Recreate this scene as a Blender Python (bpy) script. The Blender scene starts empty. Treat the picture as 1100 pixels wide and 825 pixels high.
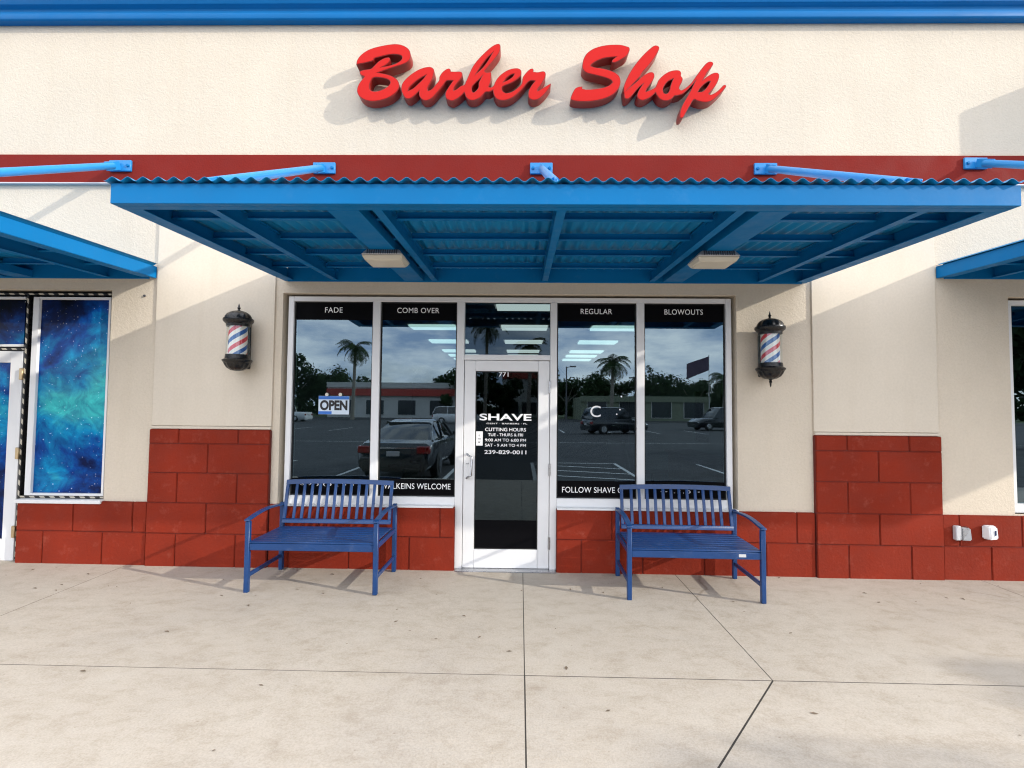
import bpy, bmesh, math, random
from mathutils import Vector, Matrix
random.seed(7)
S = bpy.context.scene
COL = S.collection
PI = math.pi

# ------------------------------------------------------------------ helpers
def g(x):                                   # the pavement falls gently to the right
    return 0.012 - 0.004 * x

class MB:
    def __init__(s): s.v = []; s.f = []
    def add(s, vs, fs):
        n = len(s.v); s.v += [tuple(p) for p in vs]; s.f += [tuple(i + n for i in f) for f in fs]; return s
    def box(s, x0, x1, y0, y1, z0, z1):
        return s.add([(x0,y0,z0),(x1,y0,z0),(x1,y1,z0),(x0,y1,z0),(x0,y0,z1),(x1,y0,z1),(x1,y1,z1),(x0,y1,z1)],
                     [(0,3,2,1),(4,5,6,7),(0,1,5,4),(1,2,6,5),(2,3,7,6),(3,0,4,7)])
    def quad(s, a, b, c, d): return s.add([a,b,c,d], [(0,1,2,3)])
    def bar(s, p0, p1, w, h, up=(0,0,1)):   # box beam between two points
        p0, p1 = Vector(p0), Vector(p1); d = (p1-p0).normalized(); u = Vector(up)
        r = d.cross(u).normalized() * (w/2); u = r.cross(d).normalized() * (h/2)
        vs = []
        for p in (p0, p1): vs += [p-r-u, p+r-u, p+r+u, p-r+u]
        return s.add(vs, [(3,2,1,0),(4,5,6,7),(0,1,5,4),(1,2,6,5),(2,3,7,6),(3,0,4,7)])
    def tube(s, pts, rad, n=12, cap=True):
        pts = [Vector(p) for p in pts]; rs = rad if isinstance(rad, (list, tuple)) else [rad]*len(pts)
        base = len(s.v); u = None
        for i, p in enumerate(pts):
            d = (pts[min(i+1,len(pts)-1)] - pts[max(i-1,0)]).normalized()
            if u is None:
                a = Vector((0,0,1)) if abs(d.z) < .9 else Vector((1,0,0)); u = d.cross(a).normalized()
            else: u = (u - d*u.dot(d)).normalized()
            w = d.cross(u)
            for k in range(n):
                t = 2*PI*k/n; s.v.append(tuple(p + (u*math.cos(t)+w*math.sin(t))*rs[i]))
        for i in range(len(pts)-1):
            for k in range(n):
                a = base+i*n+k; b = base+i*n+(k+1)%n
                s.f.append((a,b,b+n,a+n))
        if cap:
            s.f.append(tuple(base+k for k in range(n))[::-1]); e = base+(len(pts)-1)*n
            s.f.append(tuple(e+k for k in range(n)))
        return s
    def lathe(s, prof, c=(0,0,0), n=24, axis='z', ribs=0, amp=0):
        base = len(s.v)
        for r, h in prof:
            for k in range(n):
                t = 2*PI*k/n; rr = r*(1+(amp*math.cos(ribs*t) if ribs else 0))
                if axis == 'z': s.v.append((c[0]+rr*math.cos(t), c[1]+rr*math.sin(t), c[2]+h))
                elif axis == 'x': s.v.append((c[0]+h, c[1]+rr*math.cos(t), c[2]+rr*math.sin(t)))
                else: s.v.append((c[0]+rr*math.sin(t), c[1]+h, c[2]+rr*math.cos(t)))
        for i in range(len(prof)-1):
            for k in range(n):
                a = base+i*n+k; b = base+i*n+(k+1)%n; s.f.append((a,b,b+n,a+n))
        s.f.append(tuple(base+k for k in range(n))[::-1]); e = base+(len(prof)-1)*n
        s.f.append(tuple(e+k for k in range(n)))
        return s
    def prism(s, poly, z0, z1):             # polygon in xy, extruded in z
        n = len(poly)
        vs = [(x,y,z0) for x,y in poly] + [(x,y,z1) for x,y in poly]
        fs = [tuple(range(n))[::-1], tuple(range(n,2*n))] + [(i,(i+1)%n,(i+1)%n+n,i+n) for i in range(n)]
        return s.add(vs, fs)
    def prism_x(s, poly, x0, x1):           # polygon in yz, extruded in x
        n = len(poly)
        vs = [(x0,y,z) for y,z in poly] + [(x1,y,z) for y,z in poly]
        fs = [tuple(range(n)), tuple(range(n,2*n))[::-1]] + [(i,i+n,(i+1)%n+n,(i+1)%n) for i in range(n)]
        return s.add(vs, fs)
    def loft(s, rings, cap=True):
        base = len(s.v); n = len(rings[0])
        for r in rings: s.v += [tuple(p) for p in r]
        for i in range(len(rings)-1):
            for k in range(n):
                a = base+i*n+k; b = base+i*n+(k+1)%n; s.f.append((a,b,b+n,a+n))
        if cap:
            s.f.append(tuple(base+k for k in range(n))[::-1]); e = base+(len(rings)-1)*n
            s.f.append(tuple(e+k for k in range(n)))
        return s
    def map(s, fn): s.v = [tuple(fn(*p)) for p in s.v]; return s
    def build(s, name, mat, parent=None, bevel=0, smooth=None, seg=1, fix=True):
        me = bpy.data.meshes.new(name); me.from_pydata(s.v, [], s.f)
        bm = bmesh.new(); bm.from_mesh(me)
        if fix: bmesh.ops.recalc_face_normals(bm, faces=bm.faces)
        if bevel:
            ed = [e for e in bm.edges if len(e.link_faces) == 2 and e.calc_face_angle(0) > .6]
            bmesh.ops.bevel(bm, geom=ed, offset=bevel, segments=seg, affect='EDGES', clamp_overlap=True)
        if smooth is None: smooth = bool(bevel)
        if smooth:
            for f in bm.faces: f.smooth = True
            for e in bm.edges:
                if len(e.link_faces) == 2 and e.calc_face_angle(0) > .75: e.smooth = False
        bm.to_mesh(me); bm.free()
        me.materials.append(mat)
        return link(name, me, parent)

def link(name, data, parent=None):
    o = bpy.data.objects.new(name, data); COL.objects.link(o)
    if parent: o.parent = parent
    return o
def thing(name, label, cat, loc=(0,0,0), rz=0, group=None):
    o = link(name, None); o.location = loc; o.rotation_euler = (0,0,rz)
    return tag(o, label, cat, group)
def tag(o, label, cat, group=None):
    o['label'] = label; o['category'] = cat
    if group: o['group'] = group
    return o
def struct(o): o['kind'] = 'structure'; return o
def dup(root, loc, label, rz=None):
    r = root.copy(); COL.objects.link(r); r.location = loc; r['label'] = label
    if rz is not None: r.rotation_euler = (0,0,rz)
    for ch in list(root.children):
        c = ch.copy(); COL.objects.link(c); c.parent = r
        for q in list(ch.children):
            d = q.copy(); COL.objects.link(d); d.parent = c
    return r

# ------------------------------------------------------------------ materials
def nodes(name):
    m = bpy.data.materials.new(name); m.use_nodes = True; nt = m.node_tree
    b = nt.nodes['Principled BSDF']; return m, nt, b
def N(nt, t, **kw):
    n = nt.nodes.new(t)
    for k, v in kw.items():
        if k in n.inputs: n.inputs[k].default_value = v
        else: setattr(n, k, v)
    return n
def ramp(nt, src, stops):
    r = nt.nodes.new('ShaderNodeValToRGB'); e = r.color_ramp.elements
    while len(e) < len(stops): e.new(.5)
    for i, (p, c) in enumerate(stops):
        e[i].position = p; e[i].color = (*c, 1) if len(c) == 3 else c
    nt.links.new(src, r.inputs[0]); return r
def coord(nt, scale=(1,1,1)):
    t = nt.nodes.new('ShaderNodeTexCoord'); mp = N(nt, 'ShaderNodeMapping'); mp.inputs['Scale'].default_value = scale
    nt.links.new(t.outputs['Object'], mp.inputs[0]); return mp.outputs[0]
def noise(nt, v, scale, detail=4, rough=.55, dist=0):
    n = N(nt, 'ShaderNodeTexNoise', Scale=scale, Detail=detail, Roughness=rough, Distortion=dist)
    nt.links.new(v, n.inputs['Vector']); return n.outputs['Fac']
def mul(nt, a, b, fac=1.0, mode='MULTIPLY'):
    m = N(nt, 'ShaderNodeMix', data_type='RGBA', blend_type=mode); m.inputs[0].default_value = fac
    nt.links.new(a, m.inputs[6]); nt.links.new(b, m.inputs[7]); return m.outputs[2]
def bump(nt, b, h, strength, dist=.01, prev=None):
    n = N(nt, 'ShaderNodeBump', Strength=strength, Distance=dist); nt.links.new(h, n.inputs['Height'])
    if prev: nt.links.new(prev, n.inputs['Normal'])
    nt.links.new(n.outputs[0], b.inputs['Normal']); return n.outputs[0]

def paint(name, c, rough=.45, var=.1, scale=3, metallic=0, bmp=0, bscale=60, spec=.5, coat=0, dirt=0, dirtcol=(.3,.25,.2), rvar=.2):
    m, nt, b = nodes(name); v = coord(nt)
    r = ramp(nt, noise(nt, v, scale), [(.25, tuple(x*(1-var) for x in c)), (.75, tuple(min(1,x*(1+var)) for x in c))])
    out = r.outputs[0]
    if dirt:
        d = ramp(nt, noise(nt, v, 9, 8, .7), [(.56, (0,0,0)), (.75, (dirt,)*3)])
        mx = N(nt, 'ShaderNodeMix', data_type='RGBA'); nt.links.new(d.outputs[0], mx.inputs[0])
        nt.links.new(out, mx.inputs[6]); mx.inputs[7].default_value = (*dirtcol, 1); out = mx.outputs[2]
    nt.links.new(out, b.inputs['Base Color'])
    rr = ramp(nt, noise(nt, v, scale*4, 5), [(.3, (rough*(1-rvar),)*3), (.7, (min(1,rough*(1+rvar)),)*3)])
    nt.links.new(rr.outputs[0], b.inputs['Roughness'])
    b.inputs['Metallic'].default_value = metallic; b.inputs['Specular IOR Level'].default_value = spec
    if coat: b.inputs['Coat Weight'].default_value = coat; b.inputs['Coat Roughness'].default_value = .08
    if bmp: bump(nt, b, noise(nt, v, bscale, 3), bmp, .004)
    return m

def stucco(name, c, coarse=1.0):
    m, nt, b = nodes(name); v = coord(nt)
    base = ramp(nt, noise(nt, v, 1.3, 5), [(.25, tuple(x*.95 for x in c)), (.75, tuple(x*1.04 for x in c))])
    st = ramp(nt, noise(nt, coord(nt, (3.2,3.2,.22)), 2.2, 5, .6), [(.3, (.978,.972,.962)), (.5, (1,1,1))])
    fine = ramp(nt, noise(nt, v, 45, 4), [(.3, (.93,.93,.92)), (.7, (1.0,1.0,1.0))])
    out = mul(nt, mul(nt, base.outputs[0], st.outputs[0]), fine.outputs[0])
    nt.links.new(out, b.inputs['Base Color']); b.inputs['Roughness'].default_value = .92; b.inputs['Specular IOR Level'].default_value = .2
    h1 = noise(nt, v, 32, 3, .5, 1.2); h2 = noise(nt, v, 95, 3, .6)
    r1 = ramp(nt, h1, [(.42, (0,0,0)), (.6, (1,1,1))])
    p = bump(nt, b, r1.outputs[0], .36*coarse, .0034)
    bump(nt, b, h2, .35*max(coarse,.35), .003, p)
    return m

def glassmat(name, r0, tint):
    m, nt, b = nodes(name); nt.nodes.remove(b); o = nt.nodes['Material Output']
    tr = N(nt, 'ShaderNodeBsdfTransparent'); tr.inputs[0].default_value = (*tint, 1)
    gl = N(nt, 'ShaderNodeBsdfGlossy'); gl.inputs['Roughness'].default_value = 0.0; gl.inputs[0].default_value = (.62,.84,1,1)
    v = coord(nt)
    bp = N(nt, 'ShaderNodeBump', Strength=.02, Distance=.004); nt.links.new(noise(nt, v, 1.6, 1), bp.inputs['Height'])
    nt.links.new(bp.outputs[0], gl.inputs['Normal'])
    lw = N(nt, 'ShaderNodeLayerWeight', Blend=.25)
    mr = N(nt, 'ShaderNodeMapRange'); mr.inputs['To Min'].default_value = r0; mr.inputs['To Max'].default_value = .95
    nt.links.new(lw.outputs['Fresnel'], mr.inputs['Value'])
    geo = N(nt, 'ShaderNodeNewGeometry'); k = N(nt, 'ShaderNodeMath', operation='SUBTRACT'); k.inputs[0].default_value = 1
    nt.links.new(geo.outputs['Backfacing'], k.inputs[1])
    mm = N(nt, 'ShaderNodeMath', operation='MULTIPLY'); nt.links.new(mr.outputs[0], mm.inputs[0]); nt.links.new(k.outputs[0], mm.inputs[1])
    mx = N(nt, 'ShaderNodeMixShader'); nt.links.new(mm.outputs[0], mx.inputs[0])
    nt.links.new(tr.outputs[0], mx.inputs[1]); nt.links.new(gl.outputs[0], mx.inputs[2]); nt.links.new(mx.outputs[0], o.inputs[0])
    return m

def concrete(name):
    m, nt, b = nodes(name); v = coord(nt)
    big = ramp(nt, noise(nt, v, .55, 6, .62), [(.3, (.48,.43,.37)), (.5, (.525,.468,.395)), (.72, (.55,.50,.43))])
    mid = ramp(nt, noise(nt, coord(nt, (1.2,2.2,1)), 3.4, 9, .74, .3), [(.34, (.86,.835,.80)), (.5, (.965,.955,.94)), (.68, (1.0,1.0,1.0))])
    blot = ramp(nt, noise(nt, v, 5.5, 9, .75, .3), [(.34, (.88,.86,.835)), (.5, (1,1,1))])
    fine = ramp(nt, noise(nt, v, 95, 6, .75), [(.34, (.82,.81,.80)), (.6, (1.02,1.02,1.02))])
    vo = N(nt, 'ShaderNodeTexVoronoi', Scale=8.0); nt.links.new(v, vo.inputs['Vector'])
    spots = ramp(nt, vo.outputs['Distance'], [(.03, (.62,.58,.53)), (.06, (1,1,1))])
    out = mul(nt, mul(nt, mul(nt, mul(nt, big.outputs[0], mid.outputs[0]), blot.outputs[0]), fine.outputs[0]), spots.outputs[0], .55)
    # hairline cracks
    wv = N(nt, 'ShaderNodeTexVoronoi', Scale=.42, feature='DISTANCE_TO_EDGE')
    dn = N(nt, 'ShaderNodeTexNoise', Scale=2.2, Detail=7.0); nt.links.new(v, dn.inputs['Vector'])
    ad = N(nt, 'ShaderNodeMix', data_type='VECTOR'); ad.inputs[0].default_value = .12
    nt.links.new(v, ad.inputs[4]); nt.links.new(dn.outputs['Color'], ad.inputs[5]); nt.links.new(ad.outputs[1], wv.inputs['Vector'])
    cr = ramp(nt, wv.outputs['Distance'], [(.0008, (.55,.5,.45)), (.0026, (1,1,1))])
    gate = ramp(nt, noise(nt, v, .8, 2), [(.60, (0,0,0)), (.70, (.7,.7,.7))])
    cm = N(nt, 'ShaderNodeMix', data_type='RGBA', blend_type='MULTIPLY'); nt.links.new(gate.outputs[0], cm.inputs[0])
    nt.links.new(out, cm.inputs[6]); nt.links.new(cr.outputs[0], cm.inputs[7])
    nt.links.new(cm.outputs[2], b.inputs['Base Color']); b.inputs['Roughness'].default_value = .88; b.inputs['Specular IOR Level'].default_value = .25
    p = bump(nt, b, noise(nt, v, 30, 6, .65, 1.8), .55, .004)
    bump(nt, b, noise(nt, v, 190, 3, .6), .3, .002, p)
    return m
def leafmat(name, a, c):
    m, nt, b = nodes(name); v = coord(nt)
    r = ramp(nt, noise(nt, v, 1.7, 3), [(.3, a), (.7, c)]); nt.links.new(r.outputs[0], b.inputs['Base Color'])
    b.inputs['Roughness'].default_value = .7; b.inputs['Specular IOR Level'].default_value = .1
    return m

def emit(name, c, s):
    m, nt, b = nodes(name); b.inputs['Base Color'].default_value = (.8,.8,.8,1)
    b.inputs['Emission Color'].default_value = (*c, 1); b.inputs['Emission Strength'].default_value = s; return m

def galaxy(name):
    m, nt, b = nodes(name); v = coord(nt)
    n0 = noise(nt, v, 1.5, 6, .6, .5)
    # the printed nebula: dark at the head, cyan cloud in the middle, black lower left
    sp = N(nt, 'ShaderNodeSeparateXYZ'); nt.links.new(v, sp.inputs[0])
    zc = ramp(nt, sp.outputs[2], [(0,(.5,.5,.5))]); mr = N(nt, 'ShaderNodeMapRange'); mr.inputs[1].default_value = .7; mr.inputs[2].default_value = 2.75
    nt.links.new(sp.outputs[2], mr.inputs[0]); zc = ramp(nt, mr.outputs[0], [(0,(.30,)*3),(.22,(.36,)*3),(.45,(.66,)*3),(.62,(.50,)*3),(.8,(.46,)*3),(1,(.12,)*3)])
    mx_ = N(nt, 'ShaderNodeMapRange'); mx_.inputs[1].default_value = -5.03; mx_.inputs[2].default_value = -4.3; mx_.inputs[3].default_value = -.09; mx_.inputs[4].default_value = .12
    nt.links.new(sp.outputs[0], mx_.inputs[0])
    a1 = N(nt, 'ShaderNodeMath', operation='ADD'); nt.links.new(zc.outputs[0], a1.inputs[0]); nt.links.new(mx_.outputs[0], a1.inputs[1])
    a2 = N(nt, 'ShaderNodeMath', operation='MULTIPLY_ADD'); nt.links.new(n0, a2.inputs[0]); a2.inputs[1].default_value = 1.5; a2.inputs[2].default_value = -.63
    a3 = N(nt, 'ShaderNodeMath', operation='ADD'); nt.links.new(a1.outputs[0], a3.inputs[0]); nt.links.new(a2.outputs[0], a3.inputs[1])
    base = ramp(nt, a3.outputs[0], [(.20, (.001,.002,.008)), (.36, (.001,.010,.07)), (.50, (.001,.06,.30)), (.66, (.002,.25,.52)), (.90, (.05,.52,.56))])
    wisps = ramp(nt, noise(nt, v, 5, 8, .7, 1.5), [(.35, (.45,.5,.62)), (.65, (1.25,1.2,1.1))])
    vi = ramp(nt, noise(nt, v, 2.2, 3), [(.55, (0,0,0)), (.8, (.012,.008,.03))])
    out = mul(nt, mul(nt, base.outputs[0], wisps.outputs[0]), vi.outputs[0], 1, 'ADD')
    for sc, th in ((16, .10), (34, .13)):
        vo = N(nt, 'ShaderNodeTexVoronoi', Scale=sc); nt.links.new(v, vo.inputs['Vector'])
        st = ramp(nt, vo.outputs['Distance'], [(th*.5, (1,1,1)), (th, (0,0,0))])
        rnd = N(nt, 'ShaderNodeSeparateColor'); nt.links.new(vo.outputs['Color'], rnd.inputs[0])
        gt = ramp(nt, rnd.outputs[0], [(.5, (0,0,0)), (.85, (.9,.97,1))])
        out = mul(nt, out, mul(nt, st.outputs[0], gt.outputs[0]), 1, 'ADD')
    nt.links.new(out, b.inputs['Base Color']); b.inputs['Roughness'].default_value = .3
    b.inputs['Coat Weight'].default_value = .12; b.inputs['Coat Roughness'].default_value = .03; b.inputs['Specular IOR Level'].default_value = .1
    return m

def stripes(name):
    m, nt, b = nodes(name); tc = N(nt, 'ShaderNodeTexCoord'); sp = N(nt, 'ShaderNodeSeparateXYZ')
    nt.links.new(tc.outputs['Object'], sp.inputs[0])
    at = N(nt, 'ShaderNodeMath', operation='ARCTAN2'); nt.links.new(sp.outputs[1], at.inputs[0]); nt.links.new(sp.outputs[0], at.inputs[1])
    a2 = N(nt, 'ShaderNodeMath', operation='MULTIPLY'); nt.links.new(at.outputs[0], a2.inputs[0]); a2.inputs[1].default_value = -2/(2*PI)
    z2 = N(nt, 'ShaderNodeMath', operation='MULTIPLY_ADD'); nt.links.new(sp.outputs[2], z2.inputs[0]); z2.inputs[1].default_value = 5.6
    nt.links.new(a2.outputs[0], z2.inputs[2])
    fr = N(nt, 'ShaderNodeMath', operation='FRACT'); nt.links.new(z2.outputs[0], fr.inputs[0])
    r = ramp(nt, fr.outputs[0], [(0, (.62,.05,.06)), (.25, (.82,.80,.76)), (.5, (.02,.10,.34)), (.75, (.82,.80,.76))])
    r.color_ramp.interpolation = 'CONSTANT'
    nt.links.new(r.outputs[0], b.inputs['Base Color']); b.inputs['Roughness'].default_value = .35
    return m

M = {}
M['stucco'] = stucco('beige_stucco', (.685,.60,.485))
M['smooth'] = stucco('smooth_beige_render', (.70,.622,.512), .12)
M['red'] = paint('red_block_paint', (.225,.024,.010), .75, .2, 1.6, bmp=.9, bscale=38, spec=.15, dirt=.25, dirtcol=(.42,.13,.09))
M['band'] = paint('red_band_paint', (.20,.019,.014), .75, .1, 1.2, bmp=.6, bscale=60, spec=.1)
M['joint'] = paint('dark_red_joint', (.14,.016,.010), .8)
M['blue'] = paint('blue_steel_paint', (.0005,.15,.39), .5, .07, 2, spec=.15, bmp=.08, bscale=40, dirt=.05, dirtcol=(.25,.4,.6))
M['deck'] = paint('blue_roof_sheet', (.006,.215,.46), .4, .02, 3, rvar=0, spec=.4)
M['rod'] = paint('blue_rod_paint', (.015,.235,.56), .36, .06, 3)
M['fascia'] = paint('blue_parapet_metal', (.0005,.135,.37), .5, .08, 1.2, spec=.15)
M['bench'] = paint('blue_bench_enamel', (.006,.044,.158), .34, .14, 5, bmp=.15, bscale=90, dirt=.3, dirtcol=(.16,.2,.3))
M['alu'] = paint('white_aluminium', (.80,.80,.80), .42, .04, 2, dirt=.08, dirtcol=(.45,.42,.38))
M['steel'] = paint('brushed_steel', (.45,.45,.46), .3, .05, 8, metallic=1)
M['black'] = paint('black_cast_metal', (.006,.006,.007), .3, .2, 12, bmp=.2, bscale=60)
M['rubber'] = paint('black_rubber', (.012,.012,.012), .7)
M['bandblack'] = paint('black_vinyl_and_reflection', (.004,.004,.005), .6, .05, spec=.04)  # vinyl of the lower window bands; upper ones paint in the canopy's reflection
M['white'] = paint('white_vinyl', (.93,.93,.93), .5, .02)
M['brass'] = paint('worn_brass', (.55,.42,.25), .4, .1, 8, metallic=1)
M['lens'] = paint('frosted_lens', (.66,.62,.52), .35, .05, 6)
M['grey'] = paint('grey_plastic', (.55,.55,.56), .4, .05)
M['signred'] = paint('red_sign_acrylic', (.56,.010,.007), .35, .03, 2, spec=.15)
M['signside'] = paint('red_sign_return', (.27,.009,.006), .4, .06, 4)
M['glass'] = glassmat('tinted_glass', .16, (.42,.52,.51))
M['gdoor'] = glassmat('door_glass', .035, (.42,.46,.46))
M['clear'] = glassmat('clear_glass', .05, (.95,.95,.93))
M['conc'] = concrete('pavement_concrete')
M['gap'] = paint('dark_joint_filler', (.035,.030,.025), .9)
M['asph'] = paint('parking_asphalt', (.030,.030,.032), .9, .25, .6, bmp=.4, bscale=90)
M['line'] = paint('white_line_paint', (.62,.62,.60), .7, .1, 8, dirt=.5, dirtcol=(.2,.2,.2))
M['grass'] = leafmat('grass', (.035,.06,.018), (.075,.10,.03))
M['leaf'] = leafmat('broadleaf', (.012,.026,.009), (.03,.055,.018))
M['frond'] = leafmat('palm_frond', (.018,.04,.012), (.05,.08,.025))
M['bark'] = paint('palm_bark', (.24,.21,.17), .9, .2, 3)
def dashmat(name):
    m, nt, b = nodes(name); v = coord(nt); sp = N(nt, 'ShaderNodeSeparateXYZ'); nt.links.new(v, sp.inputs[0])
    a = N(nt, 'ShaderNodeMath', operation='ADD'); nt.links.new(sp.outputs[0], a.inputs[0]); nt.links.new(sp.outputs[2], a.inputs[1])
    k = N(nt, 'ShaderNodeMath', operation='MULTIPLY'); nt.links.new(a.outputs[0], k.inputs[0]); k.inputs[1].default_value = 1/.105
    fr_ = N(nt, 'ShaderNodeMath', operation='FRACT'); nt.links.new(k.outputs[0], fr_.inputs[0])
    r = ramp(nt, fr_.outputs[0], [(.50, (.012,.012,.013)), (.52, (.55,.50,.40))]); nt.links.new(r.outputs[0], b.inputs['Base Color'])
    b.inputs['Roughness'].default_value = .5; return m
M['dash'] = dashmat('dashed_edge_tape')
M['galaxy'] = galaxy('galaxy_film')
M['stripes'] = stripes('barber_stripes')
M['ink'] = paint('black_ink', (.01,.01,.012), .5)
M['signblue'] = paint('blue_print', (.03,.16,.55), .5)
M['floor'] = paint('shop_floor', (.05,.05,.05), .35, .1, 2)
M['inwall'] = paint('shop_wall', (.12,.14,.14), .8, .05, 2)
M['inceil'] = paint('shop_ceiling', (.10,.125,.125), .9, .04, 4)
M['tube'] = emit('fluorescent_light', (.92,1.0,.98), 1.5)
M['leather'] = paint('black_leather', (.015,.015,.016), .4)
M['wood'] = paint('dark_wood', (.07,.045,.03), .5)
M['mirror'] = paint('mirror', (.8,.85,.85), .03, 0, 1, metallic=1)
M['carblack'] = paint('dark_car_paint', (.004,.007,.011), .25, .05, 2, coat=1)
M['carwhite'] = paint('white_car_paint', (.75,.75,.74), .3, .03, 2, coat=1)
M['carglass'] = paint('car_glass', (.008,.010,.012), .05, .05, 2, spec=.9)
M['taillight'] = paint('red_tail_light', (.28,.005,.006), .15, .05, 8, coat=1)
M['chrome'] = paint('chrome', (.8,.8,.8), .12, .02, 4, metallic=1)
M['bldwhite'] = paint('far_white_render', (.55,.54,.51), .8, .05)
M['bldolive'] = paint('far_olive_render', (.20,.22,.15), .8, .08)
M['bldred'] = paint('far_red_band', (.42,.05,.035), .6)
M['dark'] = paint('dark_glass_front', (.02,.025,.03), .15)
M['litter'] = paint('dry_leaf', (.17,.125,.085), .9, .3, 20)
M['steelgrey'] = paint('lamp_post_grey', (.10,.10,.11), .5)
M['navy'] = paint('navy_plastic', (.01,.03,.09), .5)
M['paleblue'] = paint('pale_blue_board', (.60,.70,.80), .5)
M['flag'] = paint('faded_flag', (.10,.06,.10), .8)
M['skin'] = paint('sandy_cloth', (.36,.26,.18), .8)

# ------------------------------------------------------------------ lettering
def text_mesh(name, txt, mat, parent, cx, y, z0, width, height, bold=0.0, align='CENTER', spacing=1.0):
    cu = bpy.data.curves.new(name, 'FONT'); cu.body = txt; cu.size = 1; cu.offset = bold; cu.space_character = spacing
    cu.extrude = 0
    t = bpy.data.objects.new('tmp', cu); COL.objects.link(t)
    dg = bpy.context.evaluated_depsgraph_get(); dg.update()
    me = bpy.data.meshes.new_from_object(t.evaluated_get(dg)); bpy.data.objects.remove(t); bpy.data.curves.remove(cu)
    xs = [v.co.x for v in me.vertices]; ys = [v.co.y for v in me.vertices]
    sx = width/(max(xs)-min(xs)); sy = height/(max(ys)-min(ys)); mx = (max(xs)+min(xs))/2; my = min(ys)
    for v in me.vertices: v.co = Vector((cx+(v.co.x-mx)*sx, y, z0+(v.co.y-my)*sy))
    me.materials.clear(); me.materials.append(mat)
    return link(name, me, parent)

# ================================================================== CAMERA
F, CXP, CYP = 560.0, 550.0, 412.5
psi, th, roll = math.atan(9/F), math.atan(24.5/F), 0.009
Rm = Matrix.Rotation(psi,3,'Z') @ Matrix.Rotation(th,3,'X') @ Matrix.Rotation(-roll,3,'Y')
CAM = Vector((0,-5.3,1.655))
def at(px, py, Y):                          # photo pixel -> point of the plane y = Y (used to measure the sign's outlines)
    d = Rm @ Vector(((px-CXP)/F, 1, -(py-CYP)/F)); t = (Y-CAM.y)/d.y; return CAM + d*t
cam = bpy.data.cameras.new('camera'); co = link('camera', cam)
right, fwd, up = Rm @ Vector((1,0,0)), Rm @ Vector((0,1,0)), Rm @ Vector((0,0,1))
co.matrix_world = Matrix(((right.x,up.x,-fwd.x,CAM.x),(right.y,up.y,-fwd.y,CAM.y),(right.z,up.z,-fwd.z,CAM.z),(0,0,0,1)))
cam.sensor_width = 36; cam.lens = 36*F/1100; cam.clip_start = .05; cam.clip_end = 2000
S.camera = co

# ================================================================== LIGHT
SUN = Vector((2.58,-1,1.06)).normalized()
sl = bpy.data.lights.new('sun', 'SUN'); sl.energy = 2.35; sl.angle = math.radians(.6); sl.color = (1,.94,.84)
so = link('sun', sl); so.rotation_euler = SUN.to_track_quat('Z','Y').to_euler(); so.location = SUN*30
w = bpy.data.worlds.new('World'); S.world = w; w.use_nodes = True; nt = w.node_tree
bg = nt.nodes['Background']; sky = N(nt, 'ShaderNodeTexSky', sky_type='NISHITA'); sky.sun_disc = False
sky.sun_elevation = math.asin(SUN.z); sky.sun_rotation = math.atan2(SUN.x, SUN.y)
sky.air_density = 1.0; sky.dust_density = 1.2; sky.ozone_density = 1.2
tc = N(nt, 'ShaderNodeTexCoord'); mp = N(nt, 'ShaderNodeMapping'); mp.inputs['Scale'].default_value = (1,1,3.2)
nt.links.new(tc.outputs['Generated'], mp.inputs[0])
cl = noise(nt, mp.outputs[0], 2.6, 9, .58, .35)
cm_ = ramp(nt, cl, [(.22, (.25,.25,.25)), (.48, (1,1,1))])
cs = noise(nt, mp.outputs[0], 5.5, 6, .6)
cc = ramp(nt, cs, [(.36, (4.8,6.0,8.2)), (.64, (14.6,14.0,13.5))])
mx = N(nt, 'ShaderNodeMix', data_type='RGBA'); nt.links.new(cm_.outputs[0], mx.inputs[0])
nt.links.new(sky.outputs[0], mx.inputs[6]); nt.links.new(cc.outputs[0], mx.inputs[7])
nt.links.new(mx.outputs[2], bg.inputs[0]); bg.inputs[1].default_value = .15

# ================================================================== GROUND
def slope(x, y, z): return (x, y, z + g(x))
def clipslope(x, y, z): return (x, y, z + g(max(-16, min(16, x))))
gb = MB(); gb.quad((-900,-900,-.36),(900,-900,-.36),(900,900,-.36),(-900,900,-.36)); struct(gb.build('ground', M['grass']))
a = MB(); a.quad((-120,-62,-.18),(120,-62,-.18),(120,-6.38,-.18),(-120,-6.38,-.18)); struct(a.build('parking_lot', M['asph']))
a = MB(); a.quad((-160,-80,-.26),(160,-80,-.26),(160,-66.5,-.26),(-160,-66.5,-.26)); struct(a.build('road', M['asph']))
b_ = MB(); b_.box(-16,16,-6.2,.2,-.3,-.0007); b_.map(slope); struct(b_.build('pavement_bed', M['gap']))
kb = MB(); kb.box(-16,16,-6.38,-6.215,-.4,0); kb.map(slope); struct(kb.build('kerb', M['conc'], bevel=.015))
XJ = [-16,-12.2,-8.0,-3.95,.04,1.55,4.54,8.4,12.2,16]
sl_ = MB()
def slab(poly, gap=.0032):
    c = 0; n = len(poly); out = []
    for i in range(n):
        p0, p, p1 = Vector(poly[i-1]), Vector(poly[i]), Vector(poly[(i+1)%n])
        d0, d1 = (p-p0).normalized(), (p1-p).normalized()
        n0, n1 = Vector((-d0.y,d0.x)), Vector((-d1.y,d1.x))
        m_ = (n0+n1).normalized(); out.append(tuple(p + m_*(gap/max(.3,m_.dot(n0)))))
    sl_.prism(out, -.025, 0)
for i in range(len(XJ)-1): slab([(XJ[i],-2.03),(XJ[i+1],-2.03),(XJ[i+1],.1),(XJ[i],.1)])
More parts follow.
